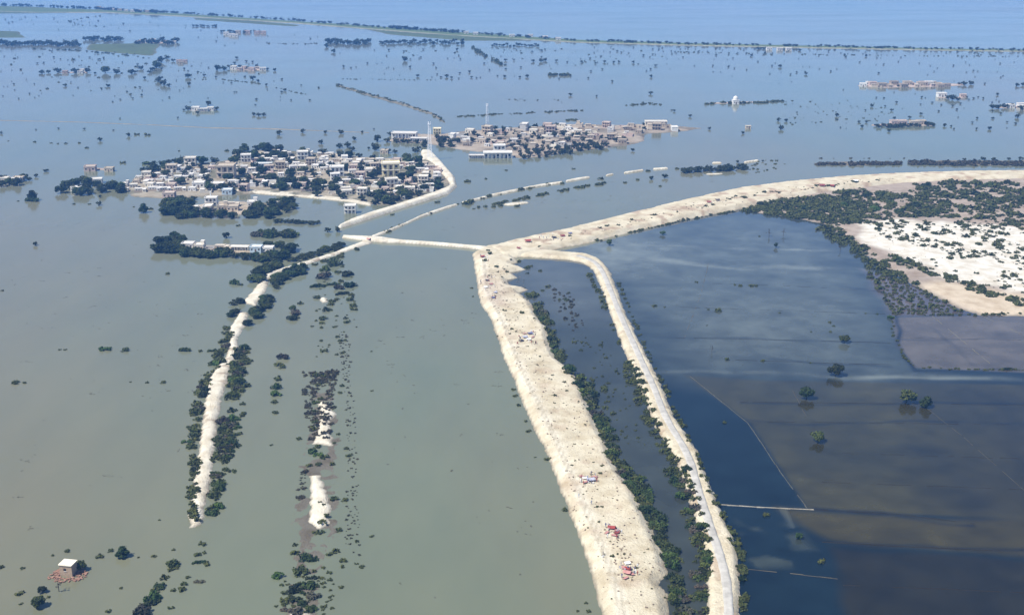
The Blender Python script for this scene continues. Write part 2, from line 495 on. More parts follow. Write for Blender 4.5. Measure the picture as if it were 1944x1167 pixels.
for k_, (lb, ln, w, c, g) in enumerate((
        ('pale straight ridge between the dark blue plot and the olive plot', [(1310, 714), (1420, 803), (1480, 893), (1532, 964)], .45, (.10, .10, .08), .1),
        ('pale drowned lane leaving the paved road to the right', [(1366, 957), (1440, 962), (1500, 965), (1545, 967)], 1.1, (.30, .28, .23), .0),
        ('thin ridge with weeds beside the near road', [(1400, 1078), (1500, 1088), (1590, 1098)], .5, (.12, .10, .06), .2),
        ('long dark ridge behind the pair of field trees', [(1405, 763), (1700, 766), (1980, 769)], .7, DARK, .12), ('long dark ridge above the nearest field tree', [(1425, 800), (1700, 803), (1980, 807)], .6, DARK, .3),
        ('dark ridge continuing the drowned lane', [(1545, 967), (1700, 975), (1850, 994)], .8, DARK, .1), ('dark ridge across the lower olive plots', [(1560, 1028), (1700, 1036), (1980, 1049)], .9, DARK, .08),
        ('dark ridge left of the small upper field tree', [(1250, 640), (1600, 648), (1690, 651)], .7, DARK, .35), ('dark ridge above the pale silt streak', [(1395, 683), (1600, 690), (1690, 692)], .7, DARK, .2),
        ('faint dark ridge in the upper field', [(1290, 583), (1500, 590), (1680, 596)], .7, DARK, .35), ('faint dark ridge highest in the field', [(1320, 537), (1500, 543), (1660, 552)], .7, DARK, .45),
        ('pale diagonal ridge in the lilac plot', [(1770, 600), (1880, 690)], .5, PALE, .1), ('second pale diagonal ridge in the lilac plot', [(1860, 597), (1950, 640)], .5, PALE, .15), ('dark cross ridge in the lilac plot', [(1702, 640), (1800, 643), (1980, 646)], .5, DARK, .2),
        ('pale diagonal ridge right of the paired trees', [(1760, 775), (1830, 830), (1944, 930)], .4, (.07, .068, .055), .25), ('pale diagonal ridge left of the field trees', [(1490, 712), (1530, 790)], .4, (.07, .068, .055), .3), ('faint low ridge in the right olive plot', [(1600, 860), (1800, 866), (1980, 872)], .5, DARK, .3),
        ('faint lowest ridge in the olive plot', [(1560, 915), (1760, 922), (1980, 930)], .5, DARK, .35), ('pale ridge running up the field from the silt streak', [(1300, 640), (1330, 560), (1345, 500)], .5, (.09, .09, .08), .5), ('dark ridge near the lower right corner', [(1600, 1110), (1800, 1118), (1980, 1126)], .7, DARK, .3))):
    ridge(lb, ln, w, c, g, k_)
def pond_colour(x, y):
    c = np.tile(np.array((.038, .044, .034)), (len(x), 1)) * (1 + .2 * fbm(x, y, 20, 3, 3))[:, None]
    return mixv(c, np.array((.12, .13, .12)), softin(gpoly([(960, 490), (1110, 490), (1150, 600), (1000, 590)]), x, y, 60) * .6)
POND = gpoly([(955, 500), (1000, 492), (1112, 494), (1140, 540), (1190, 650), (1240, 780), (1290, 880), (1330, 990), (1358, 1080), (1358, 1290), (1240, 1290),
              (1235, 1080), (1190, 960), (1140, 860), (1090, 740), (1020, 660), (1000, 590), (965, 540)])
sheet("borrow_pond", "grey murky water between the sand embankment and the road", POND, .02, 2.5, pond_colour)

# ------------------------------------------------------------------ terrain
EMB = [gpoly([(897, 482), (902, 510), (907, 545), (912, 575), (930, 603), (945, 640), (958, 680), (975, 717), (990, 760), (1010, 803), (1031, 845), (1052, 893), (1077, 960), (1101, 1022),
              (1124, 1090), (1142, 1160), (1160, 1290), (1290, 1290), (1272, 1165), (1266, 1130), (1250, 1110), (1266, 1090), (1262, 1055), (1240, 1010), (1216, 962), (1205, 932), (1178, 902),
              (1165, 880), (1160, 855), (1140, 822), (1128, 790), (1112, 760), (1105, 730), (1085, 705), (1055, 682), (1045, 650), (1040, 625), (1020, 600), (1010, 577),
              (985, 556), (1003, 550), (968, 545), (962, 532), (982, 528), (968, 518), (998, 512), (972, 503), (985, 498), (975, 490), (985, 478), (960, 465), (920, 470)])]
TRACK = [(918, 500), (925, 560), (955, 620), (985, 700), (1030, 790), (1070, 880), (1105, 960), (1135, 1030), (1163, 1100), (1180, 1167), (1195, 1290)]
def emb_colour(x, y, d, z):
    c = np.tile(SAND, (len(x), 1)) * (1 + .12 * fbm(x, y, 11, 3, 3))[:, None]
    w = 2.0 * (1 + .3 * fbm(x, y, 20, 6, 2))
    t = streak(x, y, TRACK, 2.0)
    c = mixv(c, SANDW * 1.12, t * .9)
    for off in (-.9, .9):                                       # wheel ruts
        ln = [(a + off * (b - 250) / 190, b) for a, b in TRACK]
        c = mixv(c, SAND * .72, streak(x, y, ln, .4) * .75)
    c = mixv(c, np.array((.46, .37, .27)), np.clip((fbm(x, y, 7, 40, 3) - .30) / .25, 0, 1)[:, None] * .55)
    c = mixv(c, np.array((.40, .32, .26)), softin(gpoly([(905, 530), (935, 525), (975, 560), (960, 590), (915, 580)]), x, y, 8) * .4)
    return c
land("sand_embankment", "broad bare sand embankment running from the bridge to the foreground", EMB, 2.4, 5, .8, .65, 6, .34, emb_colour, 2)

UP = [gpoly([(925, 474), (960, 463), (1000, 454), (1080, 437), (1180, 412), (1290, 385), (1400, 361), (1500, 348), (1600, 339), (1700, 333), (1830, 329), (2000, 327), (2000, 340), (1830, 344), (1700, 350),
             (1560, 366), (1450, 388), (1400, 399), (1350, 408), (1300, 418), (1250, 429), (1200, 441), (1150, 453), (1120, 461), (1075, 469), (1030, 480), (985, 489), (950, 492)])]
land("upper_embankment", "long curved sand embankment sweeping away to the right", UP, 3.0, 5, 1.3, .8, 8, .3, c_sand(SAND, np.array((.42, .33, .24)), 8, .2), 3)

DES = [gpoly([(1425, 396), (1500, 374), (1600, 358), (1720, 344), (1840, 338), (2100, 332), (2150, 600), (1860, 600), (1800, 578), (1745, 548), (1700, 520), (1650, 492), (1608, 455), (1572, 428), (1500, 412), (1440, 405)])]
def des_colour(x, y, d, z):
    c = np.tile(np.array((.34, .285, .235)), (len(x), 1)) * (1 + .2 * fbm(x, y, 18, 13, 3))[:, None]
    w = softin(gpoly([(1618, 428), (1700, 420), (1790, 424), (1870, 432), (2060, 445), (2060, 560), (1900, 556), (1800, 530), (1720, 498), (1660, 470)]), x + 16 * fbm(x, y, 26, 2, 4), y + 26 * fbm(x, y, 30, 7, 4), 7)
    c = mixv(c, np.array((.66, .63, .55)) * (1 + .08 * fbm(x, y, 6, 4, 3))[:, None], w)
    s = softin(gpoly([(1740, 545), (1780, 535), (2060, 580), (2060, 605), (1860, 600)]), x, y, 10)
    c = mixv(c, np.array((.58, .49, .36)), s * .8)
    return c
land("sand_flat", "pale scrub covered sand flat on the right", DES, .9, 10, 1.7, 2.5, 14, .14, des_colour, 4)

ROADC = [(985, 481, 14), (1040, 484, 13), (1085, 488, 13), (1112, 492, 17), (1133, 503, 23), (1145, 520, 27), (1158, 552, 26), (1172, 593, 27), (1196, 650, 33), (1219, 700, 37), (1238, 742, 38), (1262, 800, 40), (1303, 865, 44),
         (1331, 940, 46), (1353, 1000, 54), (1369, 1050, 58), (1374, 1100, 60), (1373, 1167, 62), (1372, 1290, 70)]
land("road_embankment", "narrow sandy embankment carrying the paved road", [ribbon(ROADC)], 1.7, 2.4, .75, .75, 3, .12, c_sand(SAND, np.array((.45, .37, .27)), 6, .3), 5)
def road_mesh():
    line = [(1096, 485), (1118, 491), (1134, 501), (1145, 517), (1159, 550), (1176, 594), (1199, 644), (1222, 694), (1243, 738), (1264, 795), (1308, 862), (1328, 938), (1349, 1000), (1366, 1050), (1380, 1100), (1384, 1167), (1388, 1290)]
    P0 = G(np.array([a for a, b in line]), np.array([b for a, b in line]), 1.7)
    # smooth the line
    pts = P0
    for _ in range(3):
        q = [pts[0]]
        for i in range(len(pts) - 1): q += [pts[i] * .75 + pts[i + 1] * .25, pts[i] * .25 + pts[i + 1] * .75]
        pts = np.array(q + [pts[-1]])
    d = np.gradient(pts, axis=0); d /= np.linalg.norm(d, axis=1)[:, None]
    n = np.stack([-d[:, 1], d[:, 0]], -1); V = []; Q = []
    prof = [(-1.55, 1.55), (-1.42, 1.90), (-.7, 1.93), (0, 1.95), (.7, 1.93), (1.42, 1.90), (1.55, 1.55)]
    for i in range(len(pts)):
        e = 1 + .05 * math.sin(i * 1.7) + .04 * math.sin(i * .61)
        for o, z in prof: V.append((*(pts[i] + n[i] * o * e), z))
    k = len(prof)
    for i in range(len(pts) - 1):
        for j in range(k - 1): Q.append((i * k + j, i * k + j + 1, (i + 1) * k + j + 1, (i + 1) * k + j))
    return mesh_np("asphalt_road", V, Q, M['asphalt'])
structure("asphalt_road", road_mesh(), "pale grey paved road along the narrow embankment")

land("bridge_causeway", "straight pale causeway crossing the water to the junction", [ribbon([(650, 451, 2.5), (690, 454, 6), (725, 457, 8), (760, 460, 3.4), (820, 464, 3.4), (880, 469, 3.4), (935, 475, 6)])], 1.7, 1.2, .7, .3, 4, .06,
     c_sand(SANDW), 6)
land("sand_road", "broken bare sand road in the flood on the left", [
    gpoly([(361, 1002), (380, 998), (387, 975), (386, 964), (394, 942), (402, 902), (406, 862), (412, 804), (420, 757), (434, 719), (438, 697), (450, 671), (452, 640), (464, 622), (472, 594), (455, 594), (437, 622), (435, 640), (432, 672), (412, 697),
           (397, 719), (389, 756), (384, 804), (377, 862), (370, 902), (360, 940), (368, 962), (355, 974)]),
    gpoly([(458, 575), (485, 580), (505, 552), (513, 526), (502, 524), (481, 552)]),
    ribbon([(505, 528, 12), (520, 518, 6), (540, 511, 5), (584, 499, 6), (636, 482, 6.5), (687, 463, 8), (705, 457, 9)])], 1.0, 2.4, .7, .8, 3.2, .16, c_sand(SANDW, np.array((.40, .34, .26)), 5, .3), 7)
land("village_bund", "curved pale bund round the right end of the main village", [ribbon([(642, 433, 4), (665, 424, 8), (700, 412, 9), (760, 393, 8), (820, 374, 9), (850, 363, 11), (861, 353, 12), (856, 340, 15), (840, 322, 15), (828, 308, 15), (815, 296, 18), (800, 297, 18)])],
     2.2, 2.2, 1.0, .4, 6, .1, c_sand(SANDW), 8)
land("main_village_ground", "low dry ground under the main village", [gpoly([(235, 352), (290, 322), (350, 312), (430, 306), (445, 290), (520, 283), (600, 291), (680, 297), (720, 301), (800, 299), (832, 312), (855, 343), (845, 360), (762, 387), (730, 391), (640, 379), (560, 374),
     (500, 368), (400, 372), (330, 378), (250, 372)])], .9, 5, 1.9, 3, 20, .2, c_sand(np.array((.32, .285, .22)), np.array((.17, .165, .12)), 14, .0), 9)
land("front_village_ground", "dry ground of the smaller front village", [gpoly([(345, 400), (370, 390), (420, 382), (480, 384), (555, 386), (552, 396), (500, 406), (430, 410), (370, 409)])], .8, 4, 1.6, 2, 14, .2, c_sand(np.array((.40, .345, .27)), np.array((.2, .19, .14)), 12, .1), 10)
land("hamlet_ground", "dry ground of the tree ringed hamlet", [gpoly([(335, 470), (352, 463), (440, 468), (520, 474), (516, 480), (430, 480), (345, 478)])], .8, 3, 1.3, 1.5, 10, .15, c_sand(np.array((.40, .34, .26))), 11)
land("far_village_ground", "low bare island of the far village", [gpoly([(735, 268), (765, 254), (830, 256), (880, 249), (960, 244), (1080, 236), (1180, 238), (1240, 236), (1335, 244), (1290, 250), (1225, 254), (1222, 268), (1190, 277), (1120, 283), (1030, 298), (985, 300),
     (950, 290), (900, 288), (850, 280), (800, 272)])], .9, 5, 2.4, 3, 25, .2, c_sand(np.array((.35, .30, .24)), np.array((.20, .175, .14)), 16, .0), 12)
land("lane_bank", "pale bank along the near shore of the main village", [ribbon([(445, 362, 5), (500, 366, 6), (560, 370, 7), (620, 376, 6), (665, 381, 6), (705, 389, 5)])], .9, 1.5, 1.0, .4, 5, .1, c_sand(SANDW), 31)
# dyke in the water and its crumbling wall (thin pale line)
land("canal_dyke", "thin pale broken dyke line leading away from the bridge", [
    ribbon([(706, 451, 4), (745, 436, 3), (770, 425, 2.2), (800, 411, 3.2), (850, 394, 3), (868, 389, 2)]), ribbon([(876, 386, 2), (905, 379, 2.6), (925, 374, 2.6)]), ribbon([(932, 372, 2.4), (960, 366, 2.6), (985, 361, 2)]), ribbon([(992, 359, 2), (1030, 352, 2.4), (1068, 347, 2.4)]), ribbon([(1074, 345, 2), (1100, 340, 2.4), (1120, 337, 2)]),
    ribbon([(1150, 334, 1.6), (1165, 331, 1.6)]), ribbon([(1185, 329, 1.6), (1222, 323.5, 1.6)]), ribbon([(1240, 322, 1.6), (1268, 320, 1.6)]), ribbon([(1352, 310, 1.6), (1370, 310, 1.6)]), ribbon([(1412, 309, 1.4), (1440, 305, 1.4)])], 1.1, .9, .9, .35, 5, .05, c_sand(SANDW * 1.05), 13)
land("canal_bank", "low weedy bank in the channel with one pale sand patch", [ribbon([(957, 389, 1.5), (972, 388, 5), (992, 386, 4), (1003, 385, 1.5)]), ribbon([(1340, 331, 1), (1355, 331, 1.8), (1372, 330, 1)])], .7, 1.5, 1.0, .5, 6, .1, c_sand(SANDW), 14)
land("middle_sandbar", "line of small sandbars and mud in the middle water", [
    gpoly([(604, 762), (612, 760), (638, 786), (626, 798), (629, 818), (630, 846), (594, 842), (602, 815), (606, 790)]), gpoly([(588, 903), (608, 902), (618, 925), (628, 962), (626, 992), (606, 1004), (586, 990), (590, 950)]),
    gpoly([(550, 1160), (575, 1152), (592, 1170), (600, 1290), (540, 1290)]), gpoly([(606, 566), (616, 564), (624, 572), (612, 577)])], .9, 2.5, .8, .9, 4, .25, c_sand(SANDW), 15)
land("middle_mud", "wet brown mud around the middle sandbars", [ribbon([(612, 705, 30), (612, 760, 40), (620, 800, 50), (612, 850, 60), (605, 900, 66), (603, 950, 75), (598, 1000, 80), (590, 1040, 50), (585, 1090, 45), (575, 1140, 60), (565, 1200, 60), (560, 1290, 60)])],
     .0, 3, 1.0, 2.6, 7, .26, lambda x, y, d, z: np.tile(np.array((.10, .098, .084)), (len(x), 1)), 16)
land("ruin_mound", "brick strewn mound around the lone hut", [gpoly([(98, 1085), (112, 1078), (140, 1074), (165, 1078), (160, 1086), (138, 1096), (122, 1092), (104, 1094)])], .5, 1.6, .4, .6, 2, .25, c_sand(np.array((.30, .17, .12))), 17)
land("diagonal_dyke", "dark diagonal dyke in the far water", [ribbon([(640, 162, 2.5), (700, 180, 3.5), (760, 197, 4), (820, 216, 3.5), (845, 234, 2.5)])], .8, 2, 1.8, .8, 8, .1, c_sand(np.array((.19, .18, .14))), 18)
land("left_dyke", "thin pale dyke line across the left water", [ribbon([(-40, 228, 1.3), (150, 232, 1.1), (300, 238, 1.2), (400, 243, 1.5), (520, 245, 1.7), (700, 252, 1.2)])], .22, 2.2, 1.5, 1.5, 14, .12, c_sand(np.array((.33, .31, .25))), 19)
land("far_strip", "long low green strip between the flood and the far lake", [ribbon([(-150, 14, 9), (60, 20, 9), (200, 22, 5), (340, 29, 5), (560, 43, 4), (700, 53, 6), (850, 64, 7), (980, 72, 6), (1100, 79, 5), (1300, 85, 4), (1600, 91, 4), (1800, 95, 3.5), (2100, 99, 3.5)])],
     1.2, 6, 4.5, 3, 40, .1, lambda x, y, d, z: mixv(np.tile(np.array((.11, .15, .055)), (len(x), 1)), np.array((.60, .56, .48)), np.clip(1 - d / 9, 0, 1)[:, None] * (y > 0)[:, None] * .5), 20)
GREEN = lambda x, y, d, z: np.tile(np.array((.075, .115, .040)), (len(x), 1)) * (1 + .25 * fbm(x, y, 40, 2, 3))[:, None]
land("green_field", "flat green crop fields rising from the far flood", [gpoly([(168, 84), (305, 82), (292, 107), (240, 103), (165, 95)]), gpoly([(-60, 11), (60, 13), (165, 19), (130, 25), (-60, 27)]), gpoly([(-40, 58), (35, 60), (50, 72), (-40, 72)]),
     gpoly([(365, 34), (480, 40), (570, 48), (560, 51), (370, 38)]), gpoly([(690, 55), (800, 64), (960, 71), (1010, 78), (880, 78), (740, 66)])], .35, 6, 5, 4, 50, .05, GREEN, 21)
land("far_islet", "low bare islets of the distant hamlets", [ribbon([(1630, 163, 2), (1680, 163, 8), (1740, 162, 8), (1800, 162, 5), (1830, 161, 3)]), ribbon([(1655, 238, 3), (1710, 237, 5), (1775, 237, 4)]), ribbon([(360, 209, 3), (385, 209, 6), (410, 209, 3)]),
     ribbon([(1340, 197, 1.5), (1396, 195, 3), (1480, 193, 1.5)]), ribbon([(440, 131, 2), (480, 132, 4), (505, 133, 2)]), ribbon([(115, 138, 2), (165, 138, 2)]), ribbon([(255, 80, 2), (320, 82, 3)]), ribbon([(1888, 204, 3), (1960, 203, 5)]),
     ribbon([(1780, 186, 2), (1830, 186, 3)]), ribbon([(0, 340, 3), (40, 340, 5)]), ribbon([(165, 320, 4), (212, 322, 4)])], .6, 4, 2.4, 1.5, 12, .1, c_sand(np.array((.42, .35, .30))), 22)
land("reed_bank", "low brown reedy bank in the water beyond the embankment", [ribbon([(1545, 311, 3), (1620, 311, 8), (1712, 310, 3)]), ribbon([(1722, 308, 3), (1800, 309, 9), (1900, 310, 10), (2050, 310, 10)])], .4, 4, 2.2, 2, 14, .15,
     c_sand(np.array((.17, .15, .11))), 23)
# ------------------------------------------------------------------ plants: prototypes
def leaf_cloud(centres, radii, per, size, r, squash=.8):
    """leaf quads spread over clumps; returns verts, quads, tone per vertex"""
    V, T = [], []
    for (c, rad) in zip(centres, radii):
        n = per
        d = r.normal(size=(n, 3)); d /= np.linalg.norm(d, axis=1)[:, None]
        rr = rad * r.uniform(.45, 1.0, n) ** .6
        p = np.asarray(c) + d * rr[:, None] * np.array((1, 1, squash))
        nrm = d + r.normal(size=(n, 3)) * .7; nrm[:, 2] += .35
        nrm /= np.linalg.norm(nrm, axis=1)[:, None]
        a = np.cross(nrm, r.normal(size=(n, 3))); a /= np.linalg.norm(a, axis=1)[:, None] + 1e-9
        b = np.cross(nrm, a); s = size * r.uniform(.6, 1.3, n)[:, None]
        quad = np.stack([p - a * s, p - b * s * .7, p + a * s, p + b * s * .7], 1)
        V.append(quad.reshape(-1, 3)); T.append(np.repeat(np.clip(r.uniform(.1, .7) + r.normal(0, .2, n), 0, 1), 4))
    V = np.concatenate(V); T = np.concatenate(T)
    return V, np.arange(len(V)).reshape(-1, 4), T
def clumps(r, n, rx, rz, zc, rad, half=False, shell=.55):
    C, R = [], []
    while len(C) < n:
        p = r.uniform(-1, 1, 3)
        L = np.linalg.norm(p)
        if L > 1 or L < shell * r.uniform(0, 1): continue
        if half: p[2] = abs(p[2])
        C.append((p[0] * rx, p[1] * rx, zc + p[2] * rz)); R.append(rad * r.uniform(.65, 1.25))
    return C, R
def trunk_mesh(name, centres, height, r0, r):
    b = MB()
    top = np.array((r.normal(0, .15), r.normal(0, .15), height))
    b.tube([(0, 0, -.8), (0, 0, 0), top * .55 + (.06, 0, 0), top], [r0 * 1.35, r0, r0 * .75, r0 * .5], 7)
    idx = r.permutation(len(centres))[:7]
    for i in idx:
        c = np.array(centres[i]); s = top * r.uniform(.6, 1.0)
        b.tube([s, s * .45 + c * .55 + (0, 0, -.15), c], [r0 * .42, r0 * .28, r0 * .12], 5)
    return b.mesh(name, M['bark'])
TREES, BUSHES, STUFF_TREE, STUFF_BUSH = {}, {}, {}, {}
def make_protos():
    for k in range(5):                                    # flat spreading crown on a clear trunk, 8 m wide
        r = np.random.default_rng(100 + k)
        C, R = clumps(r, 24, 3.0 + .15 * k, 1.5, 3.3, 1.2)
        V, Q, T = leaf_cloud(C, R, 60, .46, r)
        TREES.setdefault('spread', []).append([("trunk", trunk_mesh("spread_trunk", C, 2.6, .26, r)), ("crown", mesh_np("spread_crown", V, Q, M['leaf'], tone=T))])
    for k in range(6):                                    # dense rounded crown, 8 m wide
        r = np.random.default_rng(200 + k)
        C, R = clumps(r, 26, 2.9, 2.0 + .25 * (k % 3), 2.9 + .2 * (k % 3), 1.25)
        V, Q, T = leaf_cloud(C, R, 56, .5, r)
        TREES.setdefault('dense', []).append([("trunk", trunk_mesh("dense_trunk", C, 2.8, .3, r)), ("crown", mesh_np("dense_crown", V, Q, M['leaf_dark'] if k % 2 else M['leaf'], tone=T))])
    for k in range(3):                                    # tall narrow tree, 8 m wide units
        r = np.random.default_rng(300 + k)
        C, R = clumps(r, 22, 2.6, 4.2, 7.0, 1.4)
        V, Q, T = leaf_cloud(C, R, 44, .42, r)
        TREES.setdefault('tall', []).append([("trunk", trunk_mesh("tall_trunk", C, 7.5, .34, r)), ("crown", mesh_np("tall_crown", V, Q, M['leaf_dark'], tone=T))])
    for k in range(2):                                    # almost leafless snag
        r = np.random.default_rng(400 + k)
        C = [(r.uniform(-2.5, 2.5), r.uniform(-2, 2), r.uniform(4, 9)) for _ in range(9)]
        V, Q, T = leaf_cloud(C, [.8] * 9, 14, .3, r)
        TREES.setdefault('bare', []).append([("trunk", trunk_mesh("bare_trunk", C, 6.5, .3, r)), ("crown", mesh_np("bare_crown", V, Q, M['leaf_dry'], tone=T))])
    for k in range(6):                                    # low mound, 4 m wide
        r = np.random.default_rng(500 + k)
        C, R = clumps(r, 15, 1.55, .75 + .1 * (k % 3), .15, .62, True)
        V, Q, T = leaf_cloud(C, R, 32, .27, r)
        st = MB()
        for i in range(6):
            c = np.array(C[i]); st.tube([(c[0] * .15, c[1] * .15, -.5), c * .6, c], [.05, .035, .015], 5)
        m = (M['leaf'], M['leaf_dark'], M['leaf_green'], M['leaf'], M['leaf_dark'], M['leaf_dry'])[k]
        BUSHES.setdefault('mound', []).append([("stem", st.mesh("bush_stem", M['bark'])), ("foliage", mesh_np("bush_foliage", V, Q, m, tone=T))])
    for k in range(5):                                    # sprawling half drowned bush with arms, 4 m wide
        r = np.random.default_rng(600 + k)
        a0 = r.uniform(-.4, .4); C, R = [], []
        for i in range(15):
            t = r.uniform(-1, 1); C.append((1.6 * t * math.cos(a0), 1.6 * t * math.sin(a0) + r.normal(0, .35), .12 + .55 * (1 - t * t) * r.uniform(.2, 1))); R.append(.42 * r.uniform(.6, 1.2))
        V, Q, T = leaf_cloud(C, R, 30, .24, r)
        st = MB()
        for i in range(6):
            c = np.array(C[i]); st.tube([(c[0] * .2, c[1] * .2, -.5), c * .6, c], [.05, .035, .015], 5)
        m = (M['leaf'], M['leaf_dark'], M['leaf'], M['leaf_green'], M['leaf_dry'])[k]
        BUSHES.setdefault('sprawl', []).append([("stem", st.mesh("bush_stem", M['bark'])), ("foliage", mesh_np("bush_foliage", V, Q, m, tone=T))])
    for k in range(4):                                    # light versions for the uncounted masses
        r = np.random.default_rng(700 + k)
        C, R = clumps(r, 8, 1.5, .8, .15, .7, True)
        STUFF_BUSH.setdefault('m', []).append(leaf_cloud(C, R, 13, .42, r))
        C, R = clumps(r, 12, 2.8, 1.9, 3.0, 1.4); C.append((0, 0, 1.0)); R.append(.5)
        STUFF_TREE.setdefault('m', []).append(leaf_cloud(C, R, 12, .85, r))
make_protos()

# each plant: (px, py, width px, kind, look, place, group, axis)
TREE_LIST, BUSH_LIST = [], []
def tree(x, y, w, kind='dense', place='', look=None, group=None, axis='x', full=None, hs=1.0): TREE_LIST.append((x, y, w, kind, look, place, group, axis, full, hs))
def bush(x, y, w, kind=None, place='', look=None, group=None, axis='x', full=None, hs=1.0): BUSH_LIST.append((x, y, w, kind or rnd.choice(('mound', 'mound', 'sprawl')), look, place, group, axis, full, hs))
def inpoly(poly, x, y):
    c = False; n = len(poly)
    for i in range(n):
        (ax, ay), (bx, by) = poly[i], poly[(i + 1) % n]
        if (ay > y) != (by > y) and x < (bx - ax) * (y - ay) / (by - ay) + ax: c = not c
    return c
def fill(fn, poly, n, w, place, group, kinds, axis='x', power=1.0, hs=1.0, loose=False):
    """n plants spread evenly over the ground inside a photo polygon; w = (small, large) pixels"""
    g = gpoly(poly); lo, hi = g.min(0), g.max(0); k = 0; tries = 0; got = []
    while k < n and tries < n * 60:
        tries += 1
        p = (rnd.uniform(lo[0], hi[0]), rnd.uniform(lo[1], hi[1])); x, y = P(*p)
        if not inpoly(poly, x, y): continue
        if loose and vnoise(np.array([p[0] / 16]), np.array([p[1] / 28]), 5)[0] * .7 + vnoise(np.array([p[0] / 5]), np.array([p[1] / 8]), 6)[0] * .3 < .38: continue
        ww = w[0] + (w[1] - w[0]) * rnd.random() ** power
        if not loose and tries < n * 40 and any(abs(x - a) < .42 * (ww + c) and abs(y - b) < .16 * (ww + c) for a, b, c in got): continue
        got.append((x, y, ww)); k += 1
        fn(x, y, ww, rnd.choice(kinds), place, None, group, axis, None, hs)
def along(fn, line, n, w, spread, place, group, kinds, axis='y', power=1.0, hs=1.0):
    """n plants along a pixel polyline, scattered sideways by spread pixels"""
    seg = [math.dist(line[i][:2], line[i + 1][:2]) * 400 / ((line[i][1] + line[i + 1][1]) / 2 + 150) for i in range(len(line) - 1)]; tot = sum(seg)
    for _ in range(n):
        t = rnd.uniform(0, tot); i = 0
        while i < len(seg) - 1 and t > seg[i]: t -= seg[i]; i += 1
        f = min(1, t / seg[i]); a, b = line[i], line[i + 1]
        x = a[0] + (b[0] - a[0]) * f; y = a[1] + (b[1] - a[1]) * f
        s = spread
        dx, dy = b[0] - a[0], b[1] - a[1]; L = math.hypot(dx, dy); o = rnd.uniform(-s, s)
        x += -dy / L * o + rnd.uniform(-2, 2); y += dx / L * o * .8
        fn(x, y, w[0] + (w[1] - w[0]) * rnd.random() ** power, rnd.choice(kinds), place, None, group, axis, None, hs)
MB2 = ('mound', 'mound', 'sprawl')
# --- trees standing in the drowned fields on the right
tree(1603, 650, 22, 'spread', full='small spreading tree standing in the flooded field, farthest of the lone field trees')
tree(1586, 713, 34, 'spread', full='dark spreading tree standing beside the pale silt streak in the flooded field')
tree(1531, 756, 33, 'spread', full='spreading tree in the flooded field, second nearest to the paved road')
tree(1720, 763, 36, 'spread', full='left and larger of the two close trees in the flooded field')
tree(1758, 773, 29, 'dense', full='right and smaller of the two close trees in the flooded field', hs=.95)
tree(1553, 839, 28, 'spread', full='nearest lone tree in the dark olive flooded plot', hs=1.15)
tree(1351, 669, 11, 'bare', full='thin bare leaning snag standing in the flooded field near the road', hs=1.2)
tree(1157, 466, 14, 'spread', full='lone tree in the water just below the upper embankment', hs=1.3)
tree(1258, 446, 12, 'spread', full='small tree in the water at the foot of the upper embankment')
tree(1460, 449, 13, 'bare', full='thin leafless tree in the upper field water, left of its neighbour')
tree(1487, 447, 12, 'bare', full='thin leafless tree in the upper field water, right of its neighbour')
tree(1473, 470, 12, 'tall', full='small upright dark tree in the upper field water', hs=.6)
tree(1595, 477, 11, 'bare', full='small thin tree in the field water near the scrub shore')
tree(1516, 1022, 17, 'dense', full='small dark round tree in the weedy field corner beside the road')
for (x, y, w) in ((1363, 590, 18), (1243, 581, 12), (1448, 685, 11), (1380, 683, 14), (1442, 449, 6), (1455, 978, 18), (1560, 1066, 20), (1405, 543, 10), (1428, 543, 14), (1436, 543, 10), (1395, 541, 7),
                  (1575, 612, 9), (1583, 619, 8), (1644, 595, 6), (1665, 596, 7), (1322, 536, 8), (1262, 583, 6), (1345, 588, 7), (1480, 594, 6), (1540, 689, 7), (1375, 802, 12), (1342, 618, 5), (1540, 630, 6), (1576, 630, 8)):
    bush(x, y, w, None, 'in the flooded field', group='bushes in the flooded field')
# --- trees and bushes of the left water
WL = 'in the left flood water'; GL = 'lone plants in the left water'
for (x, y, w, k) in ((68, 466, 12, 'dense'), (88, 326, 14, 'tall'), (190, 268, 11, 'dense'), (244, 259, 10, 'dense'), (188, 390, 13, 'dense'), (272, 404, 22, 'dense'), (190, 375, 8, 'dense'), (62, 380, 24, 'dense'),
                     (430, 452, 18, 'dense'), (640, 440, 15, 'dense'), (622, 441, 15, 'dense'), (68, 336, 10, 'dense')):
    tree(x, y, w, k, WL, group=GL, hs=.55 if k == 'tall' else 1)
for (x, y, w) in ((165, 281, 10), (60, 382, 36), (140, 388, 8), (170, 388, 7), (287, 397, 12), (254, 393, 5), (233, 310, 13), (280, 312, 26), (35, 382, 6), (452, 429, 10), (4, 552, 8), (260, 256, 12), (280, 257, 14),
                  (66, 270, 8), (97, 272, 6), (110, 273, 6), (125, 273, 8), (150, 272, 8), (16, 268, 4), (340, 287, 6), (430, 287, 10), (318, 520, 12), (114, 664, 8), (124, 664, 8), (200, 664, 30), (238, 665, 20), (350, 666, 30),
                  (380, 667, 12), (405, 667, 24), (30, 727, 20), (46, 727, 10), (248, 725, 6), (280, 726, 10), (310, 726, 14)):
    bush(x, y, w, 'sprawl' if w > 18 else None, WL, group=GL)
FG = 'in the near left water'; GF = 'plants around the lone hut'
tree(232, 1057, 31, 'dense', full='large round dark bush tree in the water right of the hut', hs=.85)
tree(72, 1152, 34, 'dense', full='big dark tree at the lower left corner of the flood', hs=.9)
tree(154, 1080, 25, 'dense', full='dark tree touching the right side of the lone hut', hs=.9)
tree(112, 1122, 22, 'bare', full='thin crowned tree in the water below the hut')
tree(80, 1124, 20, 'dense', full='middle sized dark tree just above the big lower left tree')
